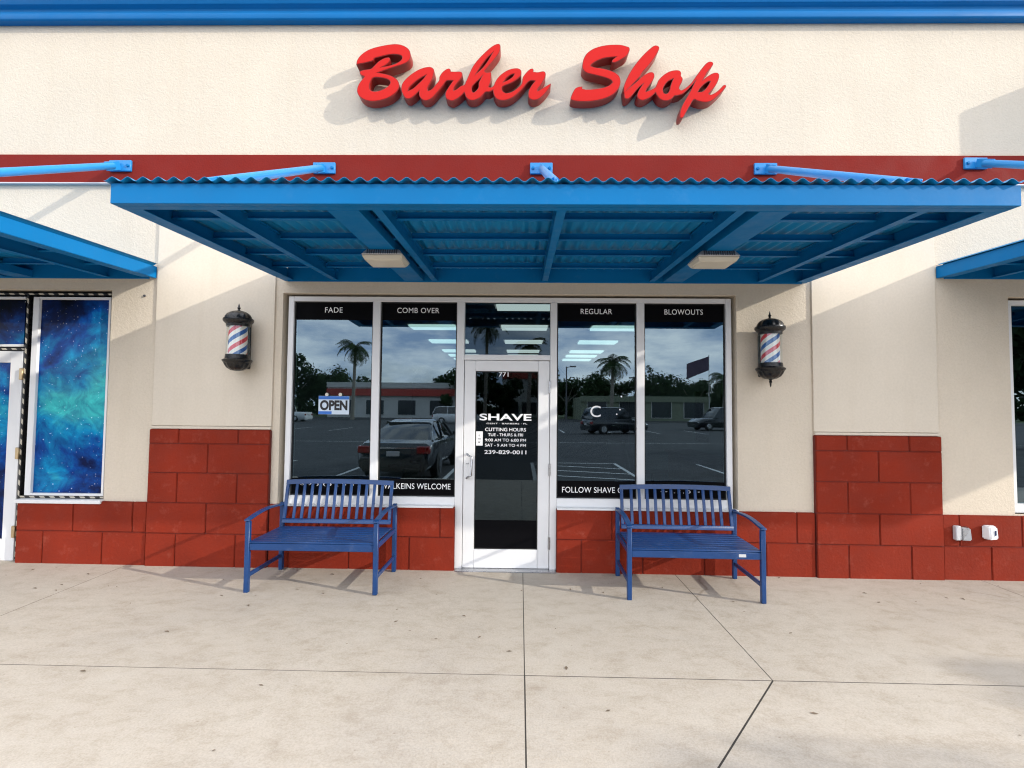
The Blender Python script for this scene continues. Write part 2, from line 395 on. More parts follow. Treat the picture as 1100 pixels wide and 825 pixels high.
for i in range(len(XJ)-1):
    if XJ[i] in (.04, 1.55): continue
    slab([(XJ[i],-4.2),(XJ[i+1],-4.2),(XJ[i+1],-2.03),(XJ[i],-2.03)])
slab([(.04,-3.93),(1.55,-2.03),(.04,-2.03)], .005)
slab([(.04,-3.93),(.04,-4.2),(4.54,-4.2),(4.54,-2.03),(1.55,-2.03)], .005)
for i in range(len(XJ)-1): slab([(XJ[i],-6.2),(XJ[i+1],-6.2),(XJ[i+1],-4.2),(XJ[i],-4.2)])
sl_.map(slope); struct(sl_.build('sidewalk', M['conc']))
lt = MB(); lr = random.Random(4)
for i in range(70):
    x = lr.uniform(-5.2,5.2); y = -abs(lr.gauss(0,.8))-.05 if lr.random() < .65 else lr.uniform(-3.2,-.1)
    if y < -4: continue
    s_ = lr.uniform(.005,.016); t = lr.uniform(0,PI); c, s2 = math.cos(t)*s_, math.sin(t)*s_
    z = g(x)+.0015; h = lr.uniform(.001,.006)
    lt.add([(x-c*1.6,y-s2*1.6,z),(x+s2*.7,y-c*.7,z+h),(x+c*1.6,y+s2*1.6,z+h*.5),(x-s2*.7,y+c*.7,z+h)], [(0,1,2,3)])
o = lt.build('leaf_litter', M['litter']); o['kind'] = 'stuff'; o['label'] = 'tiny dry leaves and specks scattered over the pavement'; o['category'] = 'litter'
# parking bay lines, painted on the asphalt
pl = MB()
def stripe(x0,y0,x1,y1,w=.11):
    d = Vector((x1-x0,y1-y0)).normalized(); n = Vector((-d.y,d.x))*(w/2); z = -.176
    pl.quad((x0-n.x,y0-n.y,z),(x1-n.x,y1-n.y,z),(x1+n.x,y1+n.y,z),(x0+n.x,y0+n.y,z))
for x in (-10.2,-7.4,-4.75,-1.9): stripe(x,-6.6,x,-11.8)
stripe(.4,-6.6,.4,-11.8); stripe(3.1,-6.6,3.1,-11.8); stripe(.4,-11.8,3.1,-11.8)
for k in range(4): stripe(.45,-7.6-k*1.2,3.05,-6.7-k*1.2)
for x in (5.8,8.5,11.2): stripe(x,-6.6,x,-11.8)
stripe(-40,-19.5,40,-23.5); 
for k in range(14): stripe(-24+k*3.4,-32,-24+k*3.4,-37.5)
struct(pl.build('parking_lines', M['line']))

# ================================================================== BUILDING
B = thing('shop_building', 'beige stucco shop front with red block base, red band and blue parapet', 'building')
OPEN = [(-5.98,-4.245,.0,2.83), (-2.455,2.19,-.1,2.81), (4.915,8.9,.64,2.81), (-11.8,-8.2,.64,2.81)]
def wall_with_openings(x0, x1, z0, z1, ops, y, depth):
    mb = MB(); xs = sorted({x0,x1,*[o[0] for o in ops],*[o[1] for o in ops]}); zs = sorted({z0,z1,*[min(max(o[2],z0),z1) for o in ops],*[o[3] for o in ops]})
    for i in range(len(xs)-1):
        for j in range(len(zs)-1):
            cx, cz = (xs[i]+xs[i+1])/2, (zs[j]+zs[j+1])/2
            if any(o[0]<cx<o[1] and o[2]<cz<o[3] for o in ops): continue
            mb.quad((xs[i],y,zs[j]),(xs[i+1],y,zs[j]),(xs[i+1],y,zs[j+1]),(xs[i],y,zs[j+1]))
    for (a,b,c,d) in ops:
        c = max(c,z0)
        mb.quad((a,y,c),(a,y,d),(a,y+depth,d),(a,y+depth,c)); mb.quad((b,y,c),(b,y+depth,c),(b,y+depth,d),(b,y,d))
        mb.quad((a,y,d),(b,y,d),(b,y+depth,d),(a,y+depth,d))
    return mb
mb = wall_with_openings(-14.4, 14.4, -.05, 5.9, OPEN, 0, .2)
mb.quad((-14.4,0,-.05),(-14.4,12,-.05),(-14.4,12,5.9),(-14.4,0,5.9)); mb.quad((14.4,0,-.05),(14.4,0,5.9),(14.4,12,5.9),(14.4,12,-.05))
mb.quad((-14.4,0,5.9),(14.4,0,5.9),(14.4,12,5.9),(-14.4,12,5.9)); mb.quad((-14.4,12,-.05),(14.4,12,-.05),(14.4,12,5.9),(-14.4,12,5.9))
mb.build('stucco_wall', M['stucco'], B, fix=False)
PIERS = [(-3.765,-2.53),(2.94,4.18),(-10.4,-9.2),(9.6,10.8)]
for (x0,x1) in PIERS[:2]:
    mb = MB(); mb.box(x0,x1,-.02,.02,1.432,3.945); mb.box(x0+.004,x1-.004,-.032,.02,1.40,1.428)
    mb.build('pier_panel', M['smooth'], B, bevel=.004)
RB = [(-.06,.325),(.325,.632)]
PR = [(-.06,.325),(.325,.632),(.632,.942),(.942,1.247),(1.247,1.40)]
def blocks(mb, x0, x1, z0, z1, joints, yf, yb=.02):
    xs = [x0]+[j for j in joints if x0+.02 < j < x1-.02]+[x1]
    for i in range(len(xs)-1):
        q = MB(); d = random.uniform(-.0025,.0025); q.box(xs[i]+.003,xs[i+1]-.003,yf+d,yb,z0+.003,z1-.003)
        mb.add([(x,y,z+(g(x) if z < .7 else g(x)*max(0,(1.4-z)/.75))) for x,y,z in q.v], q.f)
def run(x0, x1, rows, yf, j0, name='block_base', parent=B):
    mb = MB(); bk = MB(); bk.box(x0+.001,x1-.001,yf+.011,.018,-.1,rows[-1][1]-.012)
    for r,(z0,z1) in enumerate(rows):
        off = j0 + (.305 if r % 2 else 0)
        js = [off+.61*k for k in range(-40,40)]
        blocks(mb, x0, x1, z0, z1, js, yf)
    p = mb.build(name, M['red'], parent, bevel=.006, seg=2)
    bk.build('mortar_joint', M['joint'], p)
    return p
run(-14.4,-5.98,RB,-.03,-3.765); run(-5.11,-3.768,RB,-.03,-4.83); run(-3.765,-2.53,PR,-.05,-3.46,'pier_block_base')
run(-2.527,-.648,RB,-.03,-2.32); run(.372,2.937,RB,-.03,.62); run(2.94,4.18,PR,-.05,3.25,'pier_block_base'); run(4.183,14.4,RB,-.03,4.65)
mb = MB(); mb.box(-14.4,14.4,-.03,.02,3.95,4.252); mb.build('red_band', M['band'], B, bevel=.004)
mb = MB(); mb.box(-14.4,14.4,-.045,.0,3.938,3.949); mb.build('band_drip_edge', M['grey'], B)
mb = MB(); mb.prism_x([(0,5.66),(-.07,5.66),(-.085,5.675),(-.085,5.735),(-.055,5.75),(-.055,5.80),(-.10,5.82),(-.13,5.98),(-.16,6.05),(-.16,6.12),(.3,6.12),(.3,5.95),(0,5.95)],-14.5,14.5)
mb.build('parapet_trim', M['fascia'], B, bevel=.004)
mb = MB(); mb.box(5.75,8.3,-.5,-.001,4.60,5.24); mb.build('shadow_caster_box', M['smooth'], B, bevel=.02)  # added box out of view, shaped for the shadow on the wall
mb = MB(); mb.lathe([(.012,-.012),(.012,-.001)], (-3.90,0,2.77), 10, 'y'); mb.build('bolt', M['steelgrey'], B)

# ---- main storefront: one aluminium frame with its panes, bands and lettering
FY0, FY1 = .045, .15
fr = MB()
fr.box(-2.417,-2.36,FY0,FY1,.632,2.785); fr.box(2.10,2.157,FY0,FY1,.632,2.785)
fr.box(-1.535,-1.455,FY0,FY1,.73,2.735); fr.box(1.19,1.27,FY0,FY1,.73,2.735)
fr.box(-.66,-.58,FY0-.003,FY1,.0,2.735); fr.box(.305,.375,FY0-.003,FY1,.0,2.735)
fr.box(-2.36,2.10,FY0,FY1,2.735,2.785); fr.box(-.58,.305,FY0,FY1,2.135,2.19)
fr.box(-2.36,-.66,FY0,FY1,.632,.73); fr.box(.375,2.10,FY0,FY1,.632,.73)
W = fr.build('storefront_window', M['alu'], B, bevel=.004)
MB().box(-2.44,-.662,-.045,.045,.636,.655).build('sill', M['alu'], W, bevel=.003); MB().box(.377,2.18,-.045,.045,.630,.649).build('sill', M['alu'], W, bevel=.003)
PANES = [(-2.36,-1.535),(-1.455,-.66),(.375,1.19),(1.27,2.10)]
for (x0,x1) in PANES:
    gk = MB()
    for (a,b,c,d) in ((x0,x0+.012,.73,2.735),(x1-.012,x1,.73,2.735),(x0+.012,x1-.012,.73,.742),(x0+.012,x1-.012,2.723,2.735)): gk.box(a,b,.072,.105,c,d)
    gk.build('gasket', M['rubber'], W)
for (x0,x1) in PANES:
    mb = MB(); mb.box(x0+.012,x1-.012,.082,.09,.742,2.723); mb.build('glass_pane', M['glass'], W)
    mb = MB(); mb.box(x0+.012,x1-.012,.0800,.0815,2.545,2.723); mb.build('dark_band', M['bandblack'], W)  # upper strip paints the canopy's dark reflection onto the glass
    mb = MB(); mb.box(x0+.012,x1-.012,.0800,.0815,.742,.905); mb.build('dark_band', M['bandblack'], W)
mb = MB(); mb.box(-.58,.305,.082,.09,2.19,2.735); mb.build('glass_pane', M['gdoor'], W)
LY = .0785
for t, cx, w_ in (('FADE',-1.955,.185),('COMB OVER',-1.07,.44),('REGULAR',.782,.325),('BLOWOUTS',1.682,.395)):
    text_mesh('lettering', t, M['white'], W, cx, LY, 2.622, w_, .055, .0, spacing=1.08)
for t, cx, w_ in (('WALKEINS WELCOME',-1.068,.72),('FOLLOW SHAVE O',.745,.62)):
    text_mesh('lettering', t, M['white'], W, cx, LY, .802 if cx < 0 else .785, w_, .058, .0, spacing=1.05)
text_mesh('lettering', 'S 7 ) ( ) ( S S )', M['white'], W, -1.95, LY, .822, .62, .034)
text_mesh('lettering', '- - . . v . o - - -', M['white'], W, 1.66, LY, .79, .44, .03)
text_mesh('lettering', 'C', M['white'], W, .775, LY, 1.558, .105, .115)
for px, py in ((667.5,426),(666,440),(662.5,445)):
    p = at(px,py,LY); MB().lathe([(.008,0),(.008,.001)], (p.x,LY,p.z), 10, 'y').build('decal', M['white'], W)
# ---- entrance door
dm = MB()
dm.box(-.575,-.46,.05,.095,.022,2.13); dm.box(.185,.30,.05,.095,.022,2.13); dm.box(-.46,.185,.05,.095,2.02,2.13); dm.box(-.46,.185,.05,.095,.022,.21)
D_ = dm.build('entrance_door', M['alu'], B, bevel=.004)
mb = MB(); mb.box(-.46,.185,.068,.075,.21,2.02); mb.build('door_glass', M['gdoor'], D_)
mb = MB(); mb.box(-.45,.175,.0665,.0675,.22,.50); mb.build('dark_band', M['bandblack'], D_)  # black strip across the lower door glass
gk = MB()
for (a,b,c,d) in ((-.46,-.45,.21,2.02),(.175,.185,.21,2.02),(-.45,.175,.21,.22),(-.45,.175,2.01,2.02)): gk.box(a,b,.06,.088,c,d)
gk.build('gasket', M['rubber'], D_)
mb = MB(); mb.tube([(-.535,.05,.93),(-.535,.0,.93),(-.52,-.012,.945),(-.49,-.012,.955),(-.485,-.012,1.145),(-.52,-.012,1.16),(-.535,0,1.17),(-.535,.05,1.17)], .011, 10)
mb.build('handle', M['steel'], D_, smooth=True)
for z in (1.86,1.02,.28):
    mb = MB(); mb.tube([(.303,.036,z-.06),(.303,.036,z+.06)], .011, 10); mb.build('hinge', M['steel'], D_, smooth=True)
mb = MB(); mb.box(-.452,-.382,.0645,.0665,1.255,1.40); mb.build('sticker', M['white'], D_, bevel=0)
for k, (t, w_) in enumerate((('t',.018),('m',.026),('w',.024))): text_mesh('sticker_print', t, M['ink'], D_, -.417, .063, 1.35-k*.035, w_, .018)
text_mesh('sticker_print', 'pull', M['ink'], D_, -.535, .0485, 1.06, .03, .02)
DY = .0655
text_mesh('lettering', '771', M['white'], D_, -.173, DY, 1.965, .10, .048, .01)
text_mesh('lettering', 'SHAVE', M['white'], D_, -.15, DY, 1.513, .535, .07, .024)
text_mesh('lettering', 'GENT · BARBERS · FL', M['white'], D_, -.135, DY, 1.475, .42, .014, .0)
for t, z, w_, h_ in (('CUTTING HOURS',1.403,.42,.036),('TUE - THURS & FRI',1.352,.36,.030),('9:00 AM TO 6:00 PM',1.298,.42,.030),('SAT - 9 AM TO 4 PM',1.245,.42,.030),('239-829-0011',1.17,.43,.04)):
    text_mesh('lettering', t, M['white'], D_, -.148, DY, z, w_, h_, .012)
mb = MB(); mb.box(-.64,.37,-.06,.14,.0,.02); mb.build('threshold', M['steel'], B, bevel=.004)

# ---- left neighbour: galaxy window and door
nb = MB()
nb.box(-5.10,-5.035,.03,.12,.70,2.76); nb.box(-4.30,-4.275,.03,.12,.70,2.76); nb.box(-5.035,-4.30,.03,.12,2.735,2.76); nb.box(-5.035,-4.30,.03,.12,.70,.725)
nb.box(-5.98,-5.185,.03,.12,2.735,2.76); nb.box(-5.98,-5.185,.03,.12,2.235,2.26)
GW = nb.build('galaxy_window', M['alu'], B, bevel=.003)
mb = MB(); mb.box(-5.035,-4.30,.06,.068,.725,2.735); mb.box(-5.96,-5.21,.06,.068,2.26,2.735); mb.build('printed_film', M['galaxy'], GW)
mb = MB(); mb.box(-5.12,-4.24,-.05,.03,.634,.672); mb.build('sill', M['alu'], GW, bevel=.003)
def dashed(x0,z0,x1,z1,wd=.026):
    q = MB(); hz = abs(z1-z0) < abs(x1-x0)
    if hz: q.box(x0,x1,.036,.1,z0-wd/2,z0+wd/2)
    else: q.box(x0-wd/2,x0+wd/2,.036,.1,z0,z1)
    t_ = q.build('edge_trim', M['black'], GW)
    q = MB()
    if hz: q.box(x0,x1,.033,.0355,z0-wd*.32,z0+wd*.32)
    else: q.box(x0-wd*.32,x0+wd*.32,.033,.0355,z0,z1)
    q.build('edge_tape', M['dash'], GW)
dashed(-5.98,2.79,-4.277,2.79); dashed(-4.262,.70,-4.262,2.776); dashed(-5.16,.05,-5.16,2.776); dashed(-5.145,.686,-4.277,.686); dashed(-5.98,2.21,-5.175,2.21)
nd = MB(); nd.box(-5.32,-5.19,.04,.09,.03,2.19); nd.box(-5.98,-5.86,.04,.09,.03,2.19); nd.box(-5.86,-5.32,.04,.09,2.07,2.19); nd.box(-5.86,-5.32,.04,.09,.03,.25)
ND = nd.build('neighbour_door', M['alu'], B, bevel=.004)
mb = MB(); mb.box(-5.86,-5.32,.06,.07,.25,2.07); mb.build('printed_film', M['galaxy'], ND)
for z in (1.95,1.13,.33):
    mb = MB(); mb.box(-5.20,-5.165,.012,.034,z-.06,z+.06); mb.build('hinge', M['brass'], ND, bevel=.004)
mb = MB(); mb.box(-5.985,-5.12,.13,.2,0,2.83); mb.box(-5.2,-4.24,.13,.2,.6,2.83); mb.build('backing_panel', M['black'], GW)
mb = MB(); mb.box(-5.12,-4.24,.02,.13,-.05,.60); mb.build('window_plinth', M['red'], B)
# ---- right neighbour and far left windows
for (x0,x1,z0,z1) in OPEN[2:]:
    nb = MB(); n = 4; st = (x1-x0-.04)/n
    nb.box(x0+.02,x1-.02,FY0,FY1,z1-.075,z1-.025); nb.box(x0+.02,x1-.02,FY0,FY1,z0,z0+.09)
    for k in range(n+1): nb.box(x0+.02+k*st-(0 if k == 0 else .03),x0+.02+k*st+(0 if k == n else .055 if k == 0 else .03),FY0,FY1,z0+.09,z1-.075)
    RW = nb.build('neighbour_window', M['alu'], B, bevel=.004)
    mb = MB(); mb.box(x0+.03,x1-.03,.085,.093,z0+.08,z1-.07); mb.build('glass_pane', M['glass'], RW)
    mb = MB(); mb.box(x0-.05,x1+.05,.6,.62,z0-.3,z1+.1); mb.build('blind', M['bandblack'], RW)
# ---- interior of the barber shop
IX0, IX1, IY1, IZ = -3.6, 3.6, 12.0, 3.03
mb = MB(); mb.box(IX0,IX1,.16,IY1,-.05,.005); mb.build('interior_floor', M['floor'], B)
mb = MB(); mb.box(IX0,IX1,.2,IY1,IZ,IZ+.06); mb.build('interior_ceiling', M['inceil'], B)
mb = MB(); mb.box(IX0-.1,IX0,.2,IY1,0,IZ); mb.box(IX1,IX1+.1,.2,IY1,0,IZ); mb.box(IX0,IX1,IY1,IY1+.1,0,IZ)
mb.box(IX0,-2.457,.2,.25,0,IZ); mb.box(2.192,IX1,.2,.25,0,IZ); mb.box(-2.457,2.192,.2,.25,2.812,IZ)
mb.box(-2.42,-.655,.155,.2,0,.63); mb.box(.372,2.16,.155,.2,0,.63); mb.build('interior_wall', M['inwall'], B)

# ================================================================== CEILING LIGHTS
cb = MB(); cb.box(-.39,.39,-.22,.22,-.03,0)
cl0 = thing('ceiling_light', 'x', 'ceiling light', (0,1.72,IZ-.005), 0, 'fluorescent ceiling lights in rows inside the shop')
fb = MB(); fb.box(-.42,.42,-.25,.25,.0,.02); fb.build('housing', M['alu'], cl0); cb.build('diffuser', M['tube'], cl0)
rowname = ['nearest the glass','second from the glass','third from the glass','fourth from the glass','fifth from the glass','farthest from the glass']
colname = {-1.5:'behind the COMB OVER window', .06:'behind the pane over the door', 1.6:'behind the REGULAR window'}
first = True
for cx in (-1.5,.06,1.6):
    for k, y in enumerate((1.72,3.6,5.55,7.4,8.5,9.6)):
        lab = 'lit white ceiling light %s, %s' % (colname[cx], rowname[k])
        if first: cl0.location.x = cx; cl0['label'] = lab; first = False
        else: dup(cl0, (cx,y,IZ-.005), lab)

# ---- barber chairs, seen dimly through the glass
def make_chair():
    t = thing('barber_chair', 'x', 'chair', group='barber chairs inside the shop')
    MB().lathe([(.30,0),(.30,.03),(.10,.06),(.06,.10),(.06,.42),(.16,.44)],(0,0,0),28).build('pedestal', M['chrome'], t, smooth=True)
    MB().box(-.27,.27,-.27,.27,.44,.58).build('seat', M['leather'], t, bevel=.04, seg=3)
    b2 = MB(); b2.box(-.26,.26,-.06,.06,.0,.62); b2.map(lambda x,y,z: (x, .25+y+z*.22, .58+z)); b2.build('backrest', M['leather'], t, bevel=.04, seg=3)
    b2 = MB(); b2.box(-.13,.13,.33,.43,1.24,1.42); b2.build('headrest', M['leather'], t, bevel=.03, seg=3)
    for s in (-1,1):
        b2 = MB(); b2.box(s*.30-.04,s*.30+.04,-.24,.26,.74,.80); b2.box(s*.30-.02,s*.30+.02,-.02,.02,.5,.74); b2.build('armrest', M['leather'], t, bevel=.015)
    b2 = MB(); b2.box(-.2,.2,-.62,-.42,.16,.2); b2.bar((0,-.27,.46),(0,-.52,.2),.2,.03); b2.build('footrest', M['chrome'], t, bevel=.01)
    return t
bc = make_chair(); bc.location = (1.75,2.3,.005); bc.rotation_euler.z = 1.9; bc['label'] = 'black barber chair seen dimly through the BLOWOUTS window'
dup(bc, (-1.6,2.6,.005), 'black barber chair seen dimly through the COMB OVER window', -1.9)
t = thing('styling_counter', 'dark wooden counter with mirrors along the right inside wall', 'counter', (3.3,3.6,.005))
MB().box(-.25,.28,-2.2,2.2,.75,.80).build('counter_top', M['wood'], t, bevel=.005)
MB().box(-.2,.28,-2.1,2.1,0,.75).build('cabinet', M['wood'], t, bevel=.005)
for y in (-1.4,0,1.4): MB().box(.26,.29,y-.4,y+.4,1.0,2.0).build('mirror', M['mirror'], t, bevel=.004)

# ================================================================== CANOPIES
CW, CD = 2.66, 2.3                         # half width, depth
def make_canopy():
    t = thing('entrance_canopy', 'x', 'canopy', (.22,0,0), 0, 'blue steel canopies along the shop front')
    zb = lambda y: 2.932 + y*.041          # underside, rising to the wall
    def sl2(mb): return mb.map(lambda x,y,z: (x,y,z+zb(y)))
    f = MB(); f.box(-CW,CW,-CD,-CD+.05,0,.122); sl2(f).build('front_fascia', M['blue'], t, bevel=.003)
    f = MB(); f.box(-CW+.002,CW-.002,-CD+.05,-CD+.11,0,.008); sl2(f).build('fascia_lip', M['blue'], t)
    for s in (-1,1):
        x0, x1 = (-CW,-CW+.05) if s < 0 else (CW-.05,CW)
        f = MB(); f.box(x0,x1,-CD+.05,-.005,.001,.122); f.box(min(x0,x0+s*-.06)+(.05 if s<0 else 0)*0, max(x1,x1-s*.06), -CD+.115,-.06,.0015,.009)
        sl2(f).build('side_fascia', M['blue'], t, bevel=.002)
    f = MB(); f.box(-CW+.05,CW-.05,-.06,-.034,-.012,.14); sl2(f).build('wall_ledger', M['blue'], t, bevel=.003)
    for x in (-2.12,-1.1,.02,1.1,2.18):
        f = MB(); f.box(x-.028,x+.028,-CD+.11,-.06,.0,.006); f.box(x-.004,x+.004,-CD+.05,-.06,.006,.11); f.box(x-.028,x+.028,-CD+.05,-.06,.104,.11)
        sl2(f).build('joist', M['blue'], t)
    for x in (-1.31,1.31):
        f = MB(); f.box(x-.098,x+.098,-CD+.11,-.06,-.003,.07); sl2(f).build('box_beam', M['blue'], t, bevel=.003)
    for y in (-1.82,-1.34,-.86,-.38):
        f = MB()
        xs = [-CW+.05,-2.15,-2.09,-1.41,-1.21,-1.13,-1.07,-.01,.05,1.07,1.13,1.21,1.41,2.15,2.21,CW-.05]
        for i in range(0,len(xs)-1,2):
            a, b = xs[i]+.003, xs[i+1]-.003
            if b-a > .05: f.box(a,b,y-.022,y+.022,.060,.066); f.box(a,b,y-.004,y+.004,.066,.112)
        sl2(f).build('purlin', M['blue'], t)
    # corrugated sheet, a solid 1 mm thick skin over the purlins
    n = int(2*(CW+.02)/.0915*16); f = MB(); top = []; pts = []
    for i in range(n+1):
        x = -CW-.02+(2*CW+.04)*i/n; z = .136+.0122*math.sin(2*PI*x/.0915); pts.append((x,z))
    ys = (-CD-.028,-CD*.5,-.034); base = []
    for zo in (0,.002):
        for y in ys:
            for (x,z) in pts: base.append((x,y,z+zo))
    m_ = len(pts); fs = []
    for L in range(2):
        for r in range(2):
            for i in range(n):
                a = L*3*m_+r*m_+i; q = (a,a+1,a+1+m_,a+m_); fs.append(q if L else q[::-1])
    for i in range(n): fs.append((i,i+1,i+1+3*m_,i+3*m_))
    f.add(base, fs); sl2(f).build('roof_sheet', M['deck'], t, smooth=True, fix=True)
    for x in (-2.265,-.024,2.262):
        p0 = Vector((x,-.06,4.10)); p1 = Vector((x+.02,-1.98,zb(-1.98)+.255))
        d = (p1-p0).normalized()
        r = MB().tube([p0+d*.10,p1-d*.05], .034, 16).build('tie_rod', M['rod'], t, smooth=True)
        q = MB(); q.box(x-.115,x+.115,-.056,-.031,4.045,4.16); br = q.build('bracket', M['rod'], t, bevel=.004)
        MB().bar(p0+Vector((0,.005,.0)),p0+d*.2,.02,.085,(0,0,1)).build('lug', M['rod'], r, bevel=.004)
        MB().bar(p1-d*.13,p1+d*.07,.018,.065,(0,0,1)).build('lug', M['rod'], r, bevel=.004)
        for sx in (-.085,.085): MB().lathe([(.012,-.014),(.016,-.012),(.016,0)],(x+sx,-.056,4.10),6,'y').build('bolt', M['blue'], br)
        q = MB(); q.box(x-.03,x+.05,-2.03,-1.93,.147,.165); q.map(lambda x,y,z: (x,y,z+zb(y))); q.build('foot_plate', M['rod'], r, bevel=.003)
    return t
cn = make_canopy(); cn['label'] = 'wide blue corrugated canopy right above the barber shop door'
dup(cn, (-6.44,0,0.02), 'blue canopy above the galaxy window, cut by the left edge')
dup(cn, (6.86,0,.06), 'blue canopy at the right edge, mostly outside the photo')

# soffit lights under the canopy
def make_soffit():
    t = thing('soffit_light', 'x', 'light fixture', group='soffit lights under the canopy')
    f = MB(); f.loft([[(-.13,-.12,0),(.13,-.12,0),(.13,.12,0),(-.13,.12,0)],[(-.165,-.14,-.045),(.165,-.14,-.045),(.165,.14,-.045),(-.165,.14,-.045)]]); f.build('housing', M['grey'], t, bevel=.006)
    f = MB()
    for k in range(14): x = -.115+k*.0177; f.bar((x,-.126,-.004),(x,-.141,-.04),.006,.008,(1,0,0))
    f.build('cooling_fin', M['steelgrey'], t)
    f = MB(); f.loft([[(-.163,-.138,-.046),(.163,-.138,-.046),(.163,.138,-.046),(-.163,.138,-.046)],[(-.14,-.11,-.085),(.14,-.11,-.085),(.14,.11,-.085),(-.14,.11,-.085)]]); f.build('lens', M['lens'], t, bevel=.008, seg=2)
    return t
zs = 2.932-1.16*.041-.0035
sf = make_soffit(); sf.location = (.22-1.31,-1.16,zs); sf['label'] = 'square beige canopy light above the FADE and COMB OVER windows'
dup(sf, (.22+1.31,-1.16,zs), 'square beige canopy light above the REGULAR and BLOWOUTS windows')

# ================================================================== CHANNEL LETTER SIGN
def T(pts, s, ox, oy): return [(ox+x/s, oy+y/s) for x, y in pts]
c1 = lambda p: T(p, 9.1667, 375, 40)
c2 = lambda p: T(p, 9.1667, 485, 40)
c3 = lambda p: T(p, 9.7059, 605, 40)
c4 = lambda p: T(p, 9.1667, 690, 50)
B_out = c1([(70,270),(80,225),(120,172),(190,125),(280,95),(380,75),(470,68),(540,85),(588,120),(605,165),(600,215),(570,248),(510,275),(430,300),(370,320),(285,350),(350,362),(420,383),(470,415),(492,455),(490,500),(460,545),(400,590),(320,620),(230,632),(160,620),(110,590),(82,550),(80,505),(100,455),(150,390),(112,368),(105,345),(125,328),(180,318),(215,312),(240,290),(285,245),(330,215),(375,200),(400,205),(403,230),(375,265),(328,293),(400,280),(470,255),(515,222),(522,195),(500,178),(440,170),(380,176),(310,193),(250,210),(235,232),(150,255)])
B_in = c1([(238,402),(210,440),(200,490),(215,525),(260,534),(320,520),(375,490),(404,455),(400,430),(370,412),(300,398)])
arber_out = (c1([(555,600),(528,560),(513,510),(525,455),(570,400),(640,345),(720,305),(790,292),(825,305),(838,330),(830,375),(815,420),(790,465),(772,505),(778,527),(810,515),(850,470),(885,425),(890,390),(915,350),(950,320),(980,308),(998,318),(1000,337),(1045,340),(1085,338)])
  + c2([(100,345),(108,370),(90,410),(52,455),(24,500),(22,525),(52,512),(92,480),(128,468),(140,440),(150,420),(175,360),(215,280),(270,210),(340,140),(400,90),(455,65),(478,75),(482,110),(465,160),(420,220),(370,280),(325,335),(345,348),(385,345),(392,365),(388,410),(383,445),(365,490),(388,494),(412,480),(430,440),(460,395),(510,350),(570,318),(630,305),(670,312),(688,335),(683,375),(645,415),(580,455),(502,488),(497,515),(515,540),(550,550),(600,535),(650,500),(690,458),(700,400),(730,355),(765,320),(795,308),(808,320),(806,340),(850,345),(900,335),(922,345),(928,375),(910,420),(880,470),(850,510),(847,530),(870,520),(910,495),(950,470),(980,455),(976,475),(940,530),(900,575),(850,612),(800,620),(765,600),(755,570),(760,530),(785,480),(822,433),(790,428),(765,435),(740,455),(700,505),(650,555),(590,600),(530,622),(480,622),(440,605),(415,560),(408,522),(370,540),(335,542),(315,560),(280,595),(230,620),(190,622),(155,605),(135,570),(126,546),(90,580),(40,615),(0,628)])
  + c1([(965,610),(948,580),(950,545),(975,500),(1022,430),(985,428),(955,435),(920,480),(870,540),(820,595),(775,622),(735,622),(705,600),(690,568),(690,530),(660,560),(620,592),(590,608)]))
a_in = c1([(583,528),(590,500),(640,450),(700,405),(755,376),(735,405),(680,460),(630,505)])
b_slit = c2([(402,158),(360,195),(300,270),(245,358),(300,308),(350,245)])
b_in = c2([(202,490),(230,455),(268,420),(298,388),(283,418),(268,450),(265,495),(240,530),(215,545),(203,530)])
e_in = c2([(513,442),(545,400),(590,368),(617,364),(602,390),(560,420)])
S_out = c3([(690,110),(660,95),(600,80),(520,78),(420,88),(320,118),(250,165),(215,220),(200,280),(203,330),(240,370),(330,395),(430,420),(500,450),(515,470),(480,502),(420,525),(330,540),(240,545),(197,535),(202,513),(160,518),(125,535),(100,575),(80,625),(80,650),(120,665),(200,672),(300,668),(400,650),(480,620),(545,575),(585,520),(598,465),(585,410),(540,370),(480,345),(400,325),(330,315),(285,300),(300,280),(345,250),(410,225),(480,212),(550,207),(512,240),(507,264),(540,265),(600,235),(660,195),(690,145)])
hop_out = (c3([(640,630),(632,580),(630,520),(650,460),(700,360),(770,260),(840,180),(910,115),(950,88)]) + c4([(140,-10),(165,5),(160,40),(120,110),(60,190),(5,250)])
  + c3([(800,410),(695,522),(765,463),(830,405),(890,370),(930,365),(950,390),(945,430),(915,480),(870,540),(862,568)])
  + c4([(80,428),(128,400),(140,375),(160,330),(210,280),(270,245),(330,233),(370,240),(383,265),(380,288),(397,315),(390,350),(370,385),(364,415),(385,430),(430,405),(480,360),(530,290),(590,210),(630,165),(665,148),(692,155),(698,175),(680,205),(640,255),(600,325),(640,295),(690,265),(735,258),(755,275),(752,320),(725,380),(685,430),(653,467),(668,474),(700,465),(750,430),(800,380),(820,378),(825,395),(795,435),(740,490),(690,530),(640,548),(590,548),(540,535),(506,524),(470,580),(430,650),(400,700),(372,708),(368,670),(385,600),(420,530),(455,470),(490,405),(518,345),(490,378),(440,430),(390,470),(340,485),(315,488),(298,507),(260,530),(215,535),(170,515),(140,475),(130,455),(90,490),(40,520),(0,531)])
  + c3([(785,645),(770,610),(785,560),(828,492),(790,522),(740,580),(690,635),(655,645)]))
o_in = c4([(302,320),(250,345),(215,390),(203,425),(215,460),(245,462),(268,430),(275,395),(290,350)])
p_in = c4([(548,447),(570,410),(610,370),(650,345),(668,345),(650,380),(620,420),(585,446)])
